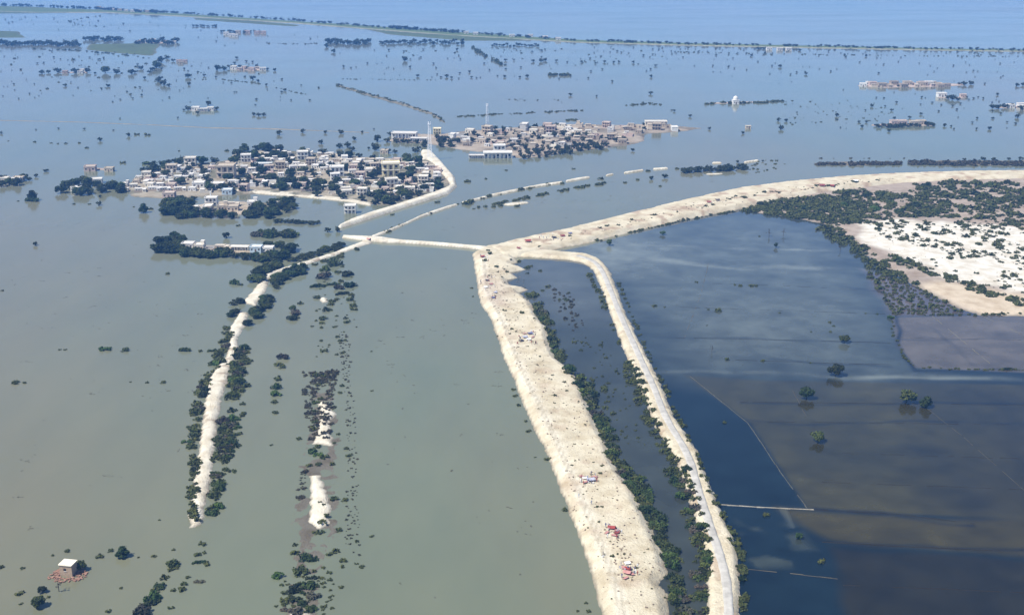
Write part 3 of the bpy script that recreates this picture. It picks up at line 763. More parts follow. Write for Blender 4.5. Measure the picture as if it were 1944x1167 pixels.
for (x, y, w) in ((190, 1056, 20), (210, 1045, 15), (128, 1046, 15), (100, 1054, 9), (38, 1127, 20), (40, 1146, 10), (2, 1077, 16), (42, 1079, 12), (293, 1056, 13), (263, 1058, 7), (207, 1160, 15), (92, 1133, 10), (230, 1116, 10), (330, 1043, 10),
                  (303, 987, 7), (325, 1154, 15), (384, 1033, 19)):
    bush(x, y, w, None, FG, group=GF)
FN = 'in the bush line below the sand road'; GN = 'bush line below the sand road'
for (x, y, w) in ((378, 1067, 26), (330, 1072, 32), (332, 1078, 18), (393, 1071, 18), (376, 1053, 18), (388, 1049, 12), (312, 1098, 22), (303, 1114, 28), (350, 1109, 18), (378, 1104, 24), (357, 1096, 13), (345, 1120, 22), (296, 1122, 22), (290, 1136, 38),
                  (284, 1148, 40), (275, 1158, 34), (268, 1168, 40), (322, 1083, 14), (330, 1120, 14)):
    bush(x, y, w, None, FN, group=GN, axis='y')
# --- trees on both sides of the left sand road
GR = 'thicket along the sand road'
for nm, line, n, w, s, kinds in (
        ('left of the sand road near its lower end', [(372, 990), (366, 950), (368, 910), (372, 860)], 50, (10, 24), 8, ('mound', 'sprawl')),
        ('left of the sand road at its bend', [(364, 850), (366, 805), (378, 765), (392, 720), (412, 690), (428, 650), (436, 620)], 90, (10, 26), 9, MB2),
        ('right of the sand road near its lower end', [(405, 978), (410, 945), (414, 900)], 34, (14, 30), 10, ('mound', 'sprawl')),
        ('right of the sand road halfway along', [(416, 880), (428, 830), (434, 780)], 62, (12, 32), 14, ('sprawl', 'mound')),
        ('right of the sand road above its middle', [(440, 760), (450, 725), (456, 690), (460, 660)], 66, (12, 28), 13, ('sprawl', 'mound')),
        ('in the outer sand road fringe', [(425, 960), (438, 870), (450, 800), (462, 720), (470, 680)], 16, (14, 28), 9, ('sprawl',))):
    along(bush, line, n, w, s, nm, GR, kinds)
for nm, line, n, w, s in (
        ('right of the sand road beside its gap', [(478, 620), (486, 600), (500, 580), (520, 560)], 20, (18, 26), 9),
        ('left of the sand road beside its gap', [(436, 578), (448, 580), (460, 560), (440, 606)], 9, (14, 22), 8),
        ('in the thicket where the sand road bends', [(484, 540), (492, 522), (510, 508), (535, 500)], 24, (20, 30), 9),
        ('in the thicket right of the bend', [(518, 545), (530, 528), (550, 520), (580, 512)], 22, (18, 28), 8),
        ('above the narrow part of the sand road', [(545, 498), (580, 488), (620, 478), (652, 468)], 30, (14, 22), 4)):
    along(tree, line, n, w, s, nm, GR, ('dense',), axis='x', hs=.62)
along(bush, [(560, 513), (600, 502), (640, 489), (680, 473)], 18, (10, 18), 2, 'below the narrow part of the sand road', GR, MB2, axis='x')
along(bush, [(600, 480), (640, 472), (680, 460)], 10, (10, 16), 2, 'above the narrow part of the sand road', GR, MB2, axis='x')
for (x, y, w) in ((446, 538, 26), (456, 541, 14), (570, 577, 14), (558, 596, 26), (557, 606, 26)): bush(x, y, w, None, 'in open water beside the sand road', group=GR)
tree(556, 590, 18, 'dense', full='small dark tree alone in the water right of the sand road', hs=.8)
# --- bushes in the middle water
GM = 'bushes in the middle water'
for (x, y, w) in ((632, 503, 36), (616, 513, 24), (641, 518, 18), (660, 523, 30), (618, 528, 36), (604, 544, 30), (632, 541, 26), (648, 535, 15), (665, 544, 28), (643, 549, 24), (650, 558, 28), (668, 560, 16), (665, 569, 22), (640, 569, 14), (670, 581, 20),
                  (672, 588, 18), (620, 590, 22), (614, 606, 22), (628, 578, 18), (601, 566, 18), (629, 573, 18), (656, 605, 12), (659, 612, 16), (612, 614, 14), (640, 600, 8), (635, 621, 10), (592, 620, 9), (610, 622, 11), (641, 640, 12), (646, 647, 12), (655, 646, 10),
                  (610, 647, 10), (640, 673, 10), (651, 670, 12), (615, 667, 18), (625, 655, 8)):
    bush(x, y, w, None, 'in the left channel bush cluster', group=GM, axis='y')
for (x, y, w) in ((536, 681, 28), (530, 694, 22), (536, 697, 18), (528, 720, 22), (526, 736, 26), (523, 750, 26), (520, 764, 16), (522, 784, 16)):
    bush(x, y, w, 'mound', 'in the short row left of the sandbars', group='short bush row in the middle water', axis='y')
NS = 'beside the middle sandbars'
for (x, y, w) in ((612, 715, 18), (600, 713, 20), (605, 731, 14), (610, 757, 16), (601, 765, 24), (649, 733, 12), (645, 746, 12), (628, 753, 10), (636, 773, 10), (616, 790, 12), (598, 783, 20), (600, 801, 18), (595, 815, 18), (643, 824, 11), (603, 848, 18), (593, 858, 24),
                  (604, 864, 26), (616, 869, 20), (663, 865, 16), (635, 841, 10), (588, 884, 16), (630, 882, 16), (605, 882, 18), (567, 833, 14), (657, 852, 14), (614, 958, 10)):
    bush(x, y, w, None, NS, group=GM, axis='y')
NB = 'in the near sandbar clump'
for (x, y, w) in ((528, 1094, 28), (561, 1050, 22), (578, 1060, 30), (592, 1062, 28), (569, 1086, 38), (593, 1098, 28), (588, 1113, 36), (600, 1112, 18), (596, 1132, 30), (575, 1147, 26), (556, 1122, 32), (545, 1158, 30), (627, 1052, 18), (639, 1047, 20), (652, 1065, 20), (650, 1076, 12), (687, 1076, 15),
                  (677, 1070, 10), (678, 1028, 12), (706, 1018, 11), (627, 1100, 14), (647, 1114, 13), (625, 1087, 14), (635, 948, 22), (655, 949, 17), (643, 1006, 18), (620, 980, 18), (613, 995, 22), (607, 953, 9), (614, 1078, 12), (648, 1115, 10), (633, 1108, 7), (568, 1165, 32), (560, 1140, 28), (595, 1155, 24),
                  (540, 1140, 22), (585, 1160, 26), (568, 1110, 26), (580, 1127, 26), (608, 1010, 20), (598, 1012, 16), (560, 1035, 14)):
    bush(x, y, w, None, NB, group=GM, axis='y')
GS = 'small scrub around the sandbars'
fill(bush, [(575, 705), (640, 705), (625, 830), (580, 900), (575, 1010), (560, 1070), (548, 1070), (560, 950), (585, 830)], 260, (5, 16), 'in the scrub left of the sandbars', GS, MB2, 'y', 1.6, 1.0, True)
fill(bush, [(640, 630), (662, 630), (672, 760), (680, 900), (684, 1060), (650, 1060), (660, 900), (655, 760)], 150, (3, 10), 'in the sparse scrub right of the sandbars', GS, MB2, 'y', 2.2)
fill(bush, [(520, 1110), (610, 1080), (650, 1167), (520, 1167)], 40, (7, 18), 'in the near scrub by the lower frame', GS, MB2, 'y', 1.6)
fill(bush, [(590, 500), (680, 500), (680, 620), (600, 690), (590, 600)], 40, (4, 10), 'in the left channel bush cluster', GS, MB2, 'y', 2)
for (x, y, w) in ((974, 740, 12), (978, 752, 12), (985, 770, 12), (998, 800, 10), (1003, 819, 13), (1040, 872, 16), (1016, 868, 6), (1072, 968, 17), (1113, 1144, 10), (1097, 1160, 9), (1117, 1160, 13), (706, 742, 7), (705, 667, 6), (896, 547, 8), (898, 563, 6), (945, 638, 6), (515, 845, 8)):
    bush(x, y, w, 'sprawl', 'in the water along the embankment edge', group='bushes off the embankment', axis='y')
# --- embankment and road sides
GE = 'bushes between the embankment and the road'
along(bush, [(1008, 556), (1034, 610), (1050, 650), (1066, 690)], 60, (14, 26), 6, 'on the upper pond shore', GE, MB2)
along(bush, [(1070, 692), (1090, 712), (1116, 748), (1132, 785), (1150, 825), (1174, 878), (1192, 905)], 100, (12, 32), 10, 'on the middle pond shore', GE, ('mound',))
along(bush, [(1200, 910), (1222, 950), (1238, 985), (1258, 1025), (1280, 1070), (1278, 1110), (1290, 1150), (1300, 1210)], 110, (12, 36), 14, 'on the near pond shore', GE, ('mound',))
along(bush, [(1118, 520), (1135, 550), (1155, 600), (1180, 660)], 26, (8, 16), 3, 'left of the road near its curve', GE, MB2)
along(bush, [(1190, 690), (1212, 735), (1232, 790), (1258, 840), (1280, 880)], 95, (9, 22), 12, 'left of the road halfway along', GE, MB2)
along(bush, [(1285, 890), (1305, 940), (1318, 985), (1334, 1030), (1334, 1080), (1330, 1167)], 110, (9, 32), 15, 'left of the near road', GE, ('mound', 'mound', 'sprawl'))
along(bush, [(1172, 535), (1192, 580), (1215, 635), (1244, 700)], 30, (6, 12), 1.5, 'right of the road near its curve', GE, ('mound',))
along(bush, [(1250, 712), (1284, 785), (1322, 865), (1348, 935)], 40, (9, 17), 2, 'right of the road halfway along', GE, ('mound',))
along(bush, [(1356, 950), (1384, 1000), (1408, 1060), (1412, 1110), (1412, 1180)], 46, (12, 24), 4, 'right of the near road', GE, ('mound',))
for (x, y, w) in ((1390, 1012, 20), (1402, 1080, 24), (1409, 1100, 24), (1357, 942, 16), (1385, 1025, 16), (1150, 775, 16), (1148, 735, 18), (1147, 740, 20), (1155, 762, 10), (1162, 786, 14), (1126, 722, 12), (1140, 655, 12), (1090, 650, 12), (1025, 515, 10), (1075, 570, 14), (1062, 569, 10), (1040, 545, 14), (1030, 552, 10), (1080, 556, 8)):
    bush(x, y, w, None, 'in the pond by the road', group=GE, axis='y')
fill(bush, [(1040, 545), (1085, 560), (1110, 620), (1090, 630), (1060, 590)], 36, (5, 14), 'in the drowned thicket of the pond', GE, ('sprawl',), 'y', 1.5)
fill(bush, [(1080, 640), (1150, 640), (1190, 730), (1230, 850), (1180, 850), (1130, 760)], 60, (4, 11), 'in the open part of the pond', GE, ('sprawl',), 'y', 2)
# --- scrub on the sand
GD = 'scrub of the sand flat'
D1 = [(1400, 403), (1460, 383), (1560, 366), (1680, 352), (1790, 345), (1960, 350), (1960, 440), (1860, 420), (1760, 412), (1640, 420), (1615, 432), (1560, 420), (1500, 414)]
fill(bush, D1, 950, (6, 24), 'in the dense scrub of the sand flat', GD, ('mound',), 'x', 1.3, 1.0, True)
fill(bush, [(1400, 400), (1460, 384), (1560, 372), (1640, 385), (1640, 415), (1590, 430), (1540, 415), (1500, 414)], 320, (10, 20), 'in the green scrub corner', GD, ('mound',), 'x', 1.0)
fill(bush, [(1640, 420), (1860, 420), (1960, 445), (1960, 560), (1800, 530), (1700, 480)], 420, (4, 18), 'on the white sand', GD, ('mound',), 'x', 2.2, 1.0, True)
along(bush, [(1555, 425), (1610, 462), (1660, 500), (1720, 535)], 90, (10, 24), 14, 'on the scrub shore of the flooded field', GD, ('mound',), 'x')
along(bush, [(1690, 490), (1760, 515), (1820, 535), (1880, 560), (1944, 575)], 90, (10, 24), 8, 'in the bush line across the lower sand', GD, ('mound',), 'x')
fill(bush, [(1640, 512), (1690, 505), (1760, 555), (1830, 592), (1700, 598), (1670, 560)], 120, (8, 24), 'in the drowned scrub corner', GD, ('mound', 'sprawl'), 'x', 1.2)
along(bush, [(1700, 597), (1800, 597), (1860, 598), (1944, 594)], 40, (5, 12), 2, 'on the top edge of the lilac field', GD, ('mound',), 'x')
along(bush, [(1693, 605), (1698, 640), (1715, 675), (1738, 697), (1800, 700), (1870, 702), (1944, 702)], 60, (4, 9), 1.5, 'on the ridge round the lilac field', GD, ('mound',), 'x')
bush(1691, 604, 16, 'mound', full='dark round bush at the upper left corner of the lilac field')
bush(1912, 701, 22, 'sprawl', full='dark clump on the lower ridge of the lilac field')
GU = 'small bushes of the embankments'
along(bush, [(1130, 459), (1200, 441), (1300, 418), (1400, 400)], 60, (5, 12), 1.5, 'on the lower edge of the upper embankment', GU, ('mound',), 'x')
along(bush, [(1010, 470), (1100, 445), (1250, 408), (1400, 375), (1560, 352), (1700, 341)], 90, (3, 11), 5, 'on top of the upper embankment', GU, ('mound',), 'x', 2.2)
fill(bush, [(915, 500), (985, 490), (1010, 590), (1040, 650), (1090, 720), (1140, 840), (1200, 950), (1255, 1060), (1255, 1167), (1165, 1167), (1110, 990), (1030, 800), (950, 620)], 240, (1.5, 7), 'on the sand embankment', GU, ('mound',), 'y', 3.2)
for (x, y, w) in ((920, 495, 12), (943, 507, 12), (958, 590, 10), (990, 594, 13), (972, 625, 9), (1054, 751, 10), (1072, 725, 9), (1076, 742, 8), (1143, 884, 9), (1140, 898, 9), (1086, 883, 7), (1134, 962, 9), (1143, 962, 8), (1137, 990, 8), (1163, 1055, 12), (1262, 1134, 7), (1210, 1078, 8), (1185, 1052, 7), (1000, 509, 14), (985, 497, 12), (1001, 519, 9),
                  (962, 524, 10), (930, 482, 14), (927, 476, 10), (1132, 456, 12), (1007, 506, 10)):
    bush(x, y, w, 'mound', 'on the sand embankment', group=GU, axis='y')
# --- the channel beyond the bridge
GC = 'bushes of the channel dykes'
along(bush, [(735, 440), (790, 414), (850, 393), (900, 379), (980, 362), (1068, 346)], 46, (5, 13), 1.5, 'along the pale dyke in the channel', GC, MB2, 'x')
along(bush, [(895, 398), (950, 386), (1000, 376), (1080, 360), (1150, 348)], 60, (5, 14), 2.5, 'along the weedy bank in the channel', GC, MB2, 'x')
for (x, y, w) in ((885, 388, 22), (895, 384, 20), (888, 345, 17), (922, 340, 8), (961, 324, 8), (1089, 321, 8), (1140, 340, 14), (1068, 349, 12), (1230, 325, 12), (1286, 321, 10), (1253, 354, 8), (1210, 342, 10), (1186, 347, 10), (982, 392, 14), (830, 385, 12), (735, 441, 16), (745, 408, 10), (950, 391, 14), (937, 393, 12)):
    bush(x, y, w, None, 'in the channel beyond the bridge', group=GC)
along(tree, [(1295, 327), (1340, 324), (1380, 322), (1415, 320)], 44, (10, 18), 4, 'in the thicket of the channel islet', 'channel islet trees', ('dense',), 'x', 1, .8)
for (x, y, w) in ((1237, 341, 12), (1262, 338, 14), (1400, 309, 8), (1448, 307, 6), (1312, 320, 6)): tree(x, y, w, 'dense', 'beside the channel islet', group='channel islet trees', hs=.9)
fill(bush, [(1400, 320), (1460, 300), (1500, 315), (1440, 330)], 22, (3, 8), 'beside the channel islet', GC, MB2, 'x')
along(bush, [(1550, 312), (1620, 312), (1710, 311)], 90, (8, 16), 3, 'on the left reed bank', 'reed bank scrub', ('mound',), 'x', 1, .9)
along(bush, [(1725, 310), (1800, 311), (1950, 312)], 170, (8, 17), 4.5, 'on the right reed bank', 'reed bank scrub', ('mound',), 'x', 1, 1.0)
along(tree, [(1810, 305), (1860, 303), (1944, 304)], 9, (6, 9), 2, 'on the right reed bank', 'reed bank trees', ('dense',), 'x', 1, .9)
for (x, y, w) in ((1558, 301, 8), (1583, 301, 4), (1615, 301, 8), (1650, 301, 6), (1716, 301, 6), (1640, 301, 3), (1690, 301, 3)): bush(x, y, w, 'mound', 'above the reed banks', group='reed bank scrub')
# --- villages: trees among the houses
def vtrees(poly, n, w, hs=.85, kinds=('dense', 'dense', 'dense', 'spread')):
    g = []
    def fn(x, y, ww, k, *_):
        place = ('at the left end of the main village' if x < 330 else 'in the left half of the main village' if x < 470 else 'in the middle of the main village' if x < 610 else 'in the right half of the main village' if x < 740 else 'near the curved bund of the main village')
        tree(x, y, ww, k, place, None, 'trees of the main village', 'x', None, hs)
    fill(fn, poly, n, w, '', '', kinds)
vtrees([(100, 364), (140, 350), (170, 346), (180, 355), (240, 360), (250, 372), (200, 372), (130, 370)], 22, (18, 28), .85, ('dense',))
vtrees([(270, 330), (330, 315), (430, 306), (440, 292), (480, 284), (600, 292), (700, 300), (800, 305), (845, 345), (840, 360), (740, 388), (640, 376), (500, 366), (400, 366), (320, 350)], 120, (14, 27))
vtrees([(440, 300), (470, 286), (520, 284), (530, 296), (500, 305), (455, 306)], 14, (16, 26), .85, ('dense',))
vtrees([(455, 335), (560, 345), (640, 355), (640, 364), (560, 362), (460, 352)], 26, (15, 26), .8)
vtrees([(700, 372), (830, 345), (845, 355), (745, 390), (715, 393)], 30, (15, 26), .8)
vtrees([(265, 330), (300, 312), (345, 304), (355, 310), (300, 328)], 9, (14, 24), .85, ('dense',))
VF = 'in front village'; 
fill(tree, [(303, 404), (325, 390), (345, 380), (358, 385), (360, 404), (400, 411), (470, 413), (520, 414), (470, 416), (330, 415)], 40, (18, 32), 'around the front village', 'trees of the front village', ('dense',), 'x', 1, .8)
fill(tree, [(480, 396), (560, 384), (556, 400), (520, 412), (470, 410)], 28, (16, 26), 'at the right end of the front village', 'trees of the front village', ('dense',), 'x', 1, .85)
fill(tree, [(325, 395), (345, 378), (375, 376), (360, 388)], 6, (16, 26), 'behind the front village', 'trees of the front village', ('dense',), 'x', 1, .7)
along(tree, [(525, 421), (560, 423), (605, 426)], 18, (12, 20), 2, 'right of the front village', 'trees of the front village', ('dense',), 'x', 1, .5)
along(bush, [(480, 446), (520, 446), (555, 447)], 26, (18, 32), 5, 'in the round thicket above the hamlet', 'thicket above the hamlet', ('mound',), 'x', 1, 1.1)
bush(498, 440, 24, 'sprawl', 'in the round thicket above the hamlet', group='thicket above the hamlet')
fill(tree, [(282, 470), (300, 458), (335, 452), (348, 462), (350, 484), (300, 480)], 24, (20, 32), 'at the left end of the hamlet', 'trees of the hamlet', ('dense',), 'x', 1, .8)
along(tree, [(352, 484), (400, 487), (420, 484), (450, 492), (500, 494), (540, 488), (552, 474)], 46, (20, 30), 4, 'in front of the hamlet', 'trees of the hamlet', ('dense',), 'x', 1, .72)
along(tree, [(505, 465), (540, 470)], 9, (16, 24), 3, 'behind the right end of the hamlet', 'trees of the hamlet', ('dense',), 'x', 1, .65)
# --- far village trees
for (x, y, w) in ((716, 269, 18), (741, 258, 14), (735, 270, 16), (752, 271, 16), (765, 270, 14), (775, 272, 16), (792, 272, 14), (806, 274, 16), (712, 286, 18), (736, 290, 16), (750, 291, 14), (788, 289, 16), (803, 279, 16), (795, 284, 12)):
    tree(x, y, w, 'dense', 'in front of the far school', group='trees of the far village', hs=1.15 if w > 16 else .8)
fill(tree, [(825, 262), (870, 270), (860, 284), (832, 280)], 12, (12, 20), 'at the left end of the far village', 'trees of the far village', ('dense',), 'x', 1, .8)
fill(tree, [(880, 256), (940, 246), (1040, 242), (1100, 258), (1190, 268), (1140, 282), (1040, 296), (1000, 298), (960, 276), (890, 270)], 80, (10, 19), 'among the houses of the far village', 'trees of the far village', ('dense',), 'x', 1, .85)
fill(tree, [(985, 292), (1050, 284), (1150, 276), (1145, 284), (1040, 299), (990, 303)], 32, (10, 18), 'on the near shore of the far village', 'trees of the far village', ('dense',), 'x', 1, .9)
for (x, y, w) in ((1201, 287, 9), (1280, 212, 7), (1310, 222, 8), (1347, 246, 7), (1223, 247, 11), (1221, 238, 8)): tree(x, y, w, 'dense', 'at the right end of the far village', group='trees of the far village')
for (x, y, w) in ((530, 256, 14), (575, 252, 12), (618, 253, 9), (647, 254, 13), (610, 273, 14), (672, 266, 12), (688, 252, 7), (645, 281, 16), (660, 280, 20), (668, 287, 16), (700, 283, 8), (710, 246, 5)): tree(x, y, w, 'dense', 'in the water behind the main village', group='trees behind the main village', hs=.85)
# --- the far water
FT = 'lone trees of the far water'
for (x, y, w, k) in ((375, 216, 10, 'dense'), (124, 164, 11, 'tall'), (205, 165, 11, 'tall'), (241, 175, 5, 'tall'), (214, 194, 5, 'tall'), (322, 186, 6, 'tall'), (487, 190, 7, 'tall'), (485, 200, 5, 'tall'), (541, 173, 8, 'dense'), (588, 191, 6, 'tall'), (395, 187, 4, 'dense'),
                     (605, 168, 5, 'tall'), (228, 226, 4, 'dense'), (338, 225, 5, 'dense'), (68, 247, 5, 'tall'), (111, 245, 6, 'tall'), (160, 246, 7, 'tall'), (215, 248, 5, 'tall'), (3, 254, 8, 'dense'), (252, 188, 5, 'bare'), (269, 182, 6, 'bare'), (506, 163, 7, 'dense'), (275, 150, 8, 'bare'), (266, 167, 6, 'tall'),
                     (307, 133, 5, 'dense'), (350, 132, 6, 'dense'), (357, 148, 14, 'dense'), (388, 145, 8, 'dense'), (410, 148, 6, 'dense'), (480, 152, 14, 'dense'), (490, 156, 8, 'dense'), (465, 147, 6, 'tall'), (358, 162, 9, 'dense'), (450, 112, 8, 'dense'), (468, 118, 6, 'dense'), (480, 119, 6, 'dense'),
                     (427, 87, 4, 'tall'), (150, 108, 4, 'tall'), (170, 110, 5, 'tall'), (197, 113, 5, 'tall'), (102, 110, 6, 'tall')):
    tree(x, y, w, k, 'in the far left water', group=FT, hs=.7 if k == 'tall' else .9)
for (x, y, w, k) in ((768, 116, 14, 'dense'), (779, 129, 7, 'dense'), (793, 146, 8, 'dense'), (820, 147, 4, 'tall'), (891, 138, 7, 'dense'), (837, 148, 6, 'tall'), (848, 147, 10, 'dense'), (857, 149, 7, 'dense'), (871, 150, 5, 'tall'), (895, 148, 6, 'dense'), (905, 149, 5, 'tall'), (912, 148, 4, 'tall'),
                     (958, 147, 7, 'dense'), (987, 148, 6, 'dense'), (1001, 147, 9, 'dense'), (929, 134, 5, 'dense'), (960, 132, 6, 'tall'), (989, 129, 5, 'dense'), (960, 116, 8, 'dense'), (976, 115, 5, 'dense'), (1012, 118, 9, 'dense'), (1027, 118, 10, 'dense'), (1035, 116, 9, 'dense'), (1056, 117, 7, 'dense'),
                     (1077, 119, 5, 'tall'), (1104, 119, 8, 'tall'), (1130, 121, 7, 'tall'), (1148, 119, 8, 'dense'), (1165, 120, 7, 'dense'), (1175, 119, 6, 'dense'), (1203, 120, 8, 'dense'), (1245, 126, 8, 'tall'), (1236, 147, 8, 'dense'), (1235, 179, 10, 'dense'), (1083, 182, 9, 'dense'), (1133, 184, 6, 'dense'),
                     (1162, 156, 6, 'dense'), (605, 167, 5, 'tall'), (804, 95, 6, 'tall'), (868, 96, 7, 'dense'), (652, 128, 7, 'dense'), (634, 100, 12, 'dense'), (620, 90, 12, 'dense')):
    tree(x, y, w, k, 'in the far middle water', group=FT, hs=.7 if k == 'tall' else .9)
for (x, y, w, k) in ((1481, 128, 9, 'dense'), (1530, 142, 9, 'dense'), (1427, 107, 7, 'dense'), (1644, 108, 6, 'dense'), (1318, 126, 4, 'tall'), (1353, 126, 5, 'dense'), (1384, 126, 4, 'tall'), (1284, 102, 4, 'tall'), (1900, 148, 5, 'tall'), (1678, 187, 5, 'tall'), (1702, 196, 7, 'dense'), (1750, 186, 6, 'dense'), (1770, 196, 6, 'tall'),
                     (1787, 200, 6, 'tall'), (1808, 202, 7, 'tall'), (1817, 209, 7, 'tall'), (1824, 198, 7, 'tall'), (1848, 188, 6, 'tall'), (1836, 186, 6, 'dense'), (1867, 188, 6, 'dense'), (1893, 181, 8, 'dense'), (1883, 196, 5, 'bare'), (1855, 226, 7, 'dense'), (1846, 234, 6, 'dense'), (1854, 246, 6, 'bare'), (1885, 226, 8, 'tall'),
                     (1900, 217, 6, 'dense'), (1928, 236, 8, 'tall'), (1932, 224, 13, 'dense'), (1879, 246, 10, 'dense'), (1793, 240, 10, 'dense'), (1806, 241, 6, 'bare'), (1688, 250, 8, 'dense'), (1698, 226, 7, 'dense'), (1727, 225, 8, 'dense'), (1748, 218, 8, 'dense'), (1693, 211, 8, 'dense'), (1588, 221, 11, 'spread'), (1588, 228, 6, 'tall'),
                     (1513, 214, 4, 'tall'), (1595, 243, 5, 'tall'), (1482, 246, 14, 'dense'), (1478, 230, 10, 'bare'), (1493, 231, 10, 'bare'), (1410, 254, 8, 'dense'), (1275, 210, 5, 'tall'), (1680, 203, 5, 'dense'), (1655, 203, 9, 'dense'), (1637, 242, 9, 'dense'), (1630, 233, 7, 'dense'), (1645, 233, 8, 'dense')):
    tree(x, y, w, k, 'in the far right water', group=FT, hs=.7 if k == 'tall' else .9)
for pl, xs, y, w, n in (('left of the far crop field', (0, 150), 86, (9, 17), 36), ('above the far crop field', (163, 228), 77, (9, 15), 14), ('beside the far crop field', (258, 335), 82, (10, 18), 18), ('in the tall far tree row', (622, 700), 83, (10, 16), 20), ('in the long far tree row', (722, 880), 82, (8, 14), 30),
                        ('in the spaced far tree row', (935, 1022), 88, (5, 9), 20)):
    for i in range(n): tree(xs[0] + (xs[1] - xs[0]) * (i + rnd.uniform(-.4, .4)) / max(1, n - 1), y + rnd.uniform(-3, 3) + ((i * 5) % n) * 0, rnd.uniform(*w), rnd.choice(('dense', 'dense', 'spread')), pl, group='far tree rows', hs=rnd.uniform(.6, .95))
for pl, pts in (('in the far left grove', [(80, 140, 13), (92, 139, 11), (110, 138, 17), (143, 139, 18), (165, 138, 17), (200, 139, 22), (221, 140, 16), (180, 141, 8), (250, 141, 18), (268, 132, 12), (256, 139, 10)]),
                ('in the upper far grove', [(297, 129, 21), (290, 135, 14), (306, 119, 20), (317, 112, 12), (329, 117, 10), (284, 139, 11)]), ('in the lower far grove', [(300, 156, 17), (312, 162, 20), (321, 165, 12), (305, 151, 12)]),
                ('round the far left hamlet', [(412, 134, 20), (425, 134, 16), (437, 130, 14), (455, 128, 9), (470, 132, 10), (488, 127, 10), (508, 133, 8), (522, 135, 10), (445, 122, 8)]), ('beside the white far houses', [(357, 209, 14), (395, 200, 16), (412, 209, 11), (349, 210, 6)]),
                ('in the small dark far clump', [(481, 219, 11), (491, 221, 13), (501, 220, 11)]), ('on the drowned far islet', [(1808, 190, 20), (1800, 188, 12), (1818, 191, 12)]), ('at the right far sand village', [(1822, 161, 9), (1830, 162, 14), (1843, 161, 13), (1660, 160, 5), (1705, 165, 7), (1788, 165, 8)]),
                ('at the right frame edge', [(1884, 206, 15), (1895, 207, 15), (1908, 205, 16), (1921, 203, 14), (1938, 209, 16), (1930, 164, 12), (1942, 163, 12)]), ('left of the far hamlet edge', [(6, 343, 20), (18, 350, 24), (2, 354, 24), (45, 341, 22), (55, 343, 14), (32, 352, 24), (-4, 346, 20)]),
                ('round the white dome', [(1385, 198, 9), (1402, 196, 8), (1412, 197, 8)])):
    for (x, y, w) in pts: tree(x, y, w, 'dense', pl, group='trees of the far hamlets', hs=.8)
along(tree, [(1652, 241), (1700, 241), (1740, 240), (1782, 238)], 34, (9, 14), 2.5, 'on the far wooded islet', 'trees of the far wooded islet', ('dense',), 'x', 1, .7)
along(bush, [(1340, 198), (1380, 196), (1430, 196), (1485, 193)], 60, (5, 11), 1.5, 'along the bank of the white dome', 'far bank scrub', ('mound',), 'x', 1, 1.2)
along(bush, [(895, 92), (905, 98), (930, 110), (950, 122), (960, 128)], 30, (5, 11), 3, 'on the far diagonal bush line', 'far bank scrub', ('mound',), 'x', 1, 1.5)
along(bush, [(1043, 143), (1080, 143)], 14, (8, 13), 2, 'on the dark far islet', 'far bank scrub', ('mound',), 'x', 1, 1.3)
along(bush, [(640, 162), (700, 179), (760, 196), (815, 214), (845, 233)], 110, (3, 8), 2.5, 'on the dark diagonal dyke', 'far bank scrub', ('mound',), 'x')
along(bush, [(870, 222), (920, 219), (1000, 215), (1110, 210)], 60, (3, 9), 1.5, 'on the thin far weed line', 'far bank scrub', ('mound',), 'x')
along(bush, [(1180, 203), (1230, 196), (1260, 201)], 30, (3, 8), 3, 'on the thin far weed line', 'far bank scrub', ('mound',), 'x')
along(bush, [(1070, 228), (1098, 228)], 10, (5, 10), 1.5, 'behind the far village', 'far bank scrub', ('mound',), 'x')
along(bush, [(985, 243), (1030, 240), (1070, 236)], 20, (6, 12), 2, 'behind the far village', 'far bank scrub', ('mound',), 'x')
along(bush, [(960, 190), (1060, 190), (1078, 202)], 16, (2, 5), 2, 'on the thin far weed line', 'far bank scrub', ('mound',), 'x')
fill(bush, [(1480, 190), (1640, 190), (1700, 215), (1640, 245), (1500, 240)], 70, (2, 6), 'in the far right shallows', 'far bank scrub', ('mound',), 'x', 2)
fill(bush, [(20, 95), (330, 100), (520, 140), (520, 180), (60, 180), (10, 120)], 70, (2, 9), 'in the far left shallows', 'far bank scrub', ('mound',), 'x', 2)
fill(bush, [(760, 90), (1300, 95), (1300, 125), (1000, 125), (760, 110)], 60, (2, 6), 'in the far middle shallows', 'far bank scrub', ('mound',), 'x', 2)
fill(tree, [(1100, 90), (1920, 96), (1920, 108), (1500, 106), (1100, 102)], 60, (3, 5), 'in front of the far strip', FT, ('dense', 'tall'), 'x', 1, .8)
for pl, poly, n, w in (('in the far left shallows', [(0, 95), (330, 105), (540, 130), (640, 200), (300, 200), (0, 190)], 90, (2.5, 6)), ('in the far left lake', [(0, 28), (360, 45), (640, 70), (640, 95), (340, 80), (0, 60)], 50, (2.5, 5)), ('in the far middle water', [(640, 95), (1250, 95), (1250, 150), (840, 155), (640, 130)], 80, (2.5, 6)),
                       ('in the far right water', [(1250, 98), (1944, 105), (1944, 250), (1600, 250), (1640, 180), (1250, 140)], 110, (2.5, 6))):
    fill(tree, poly, n, w, pl, FT, ('dense', 'tall'), 'x', 1.6, .8, True)
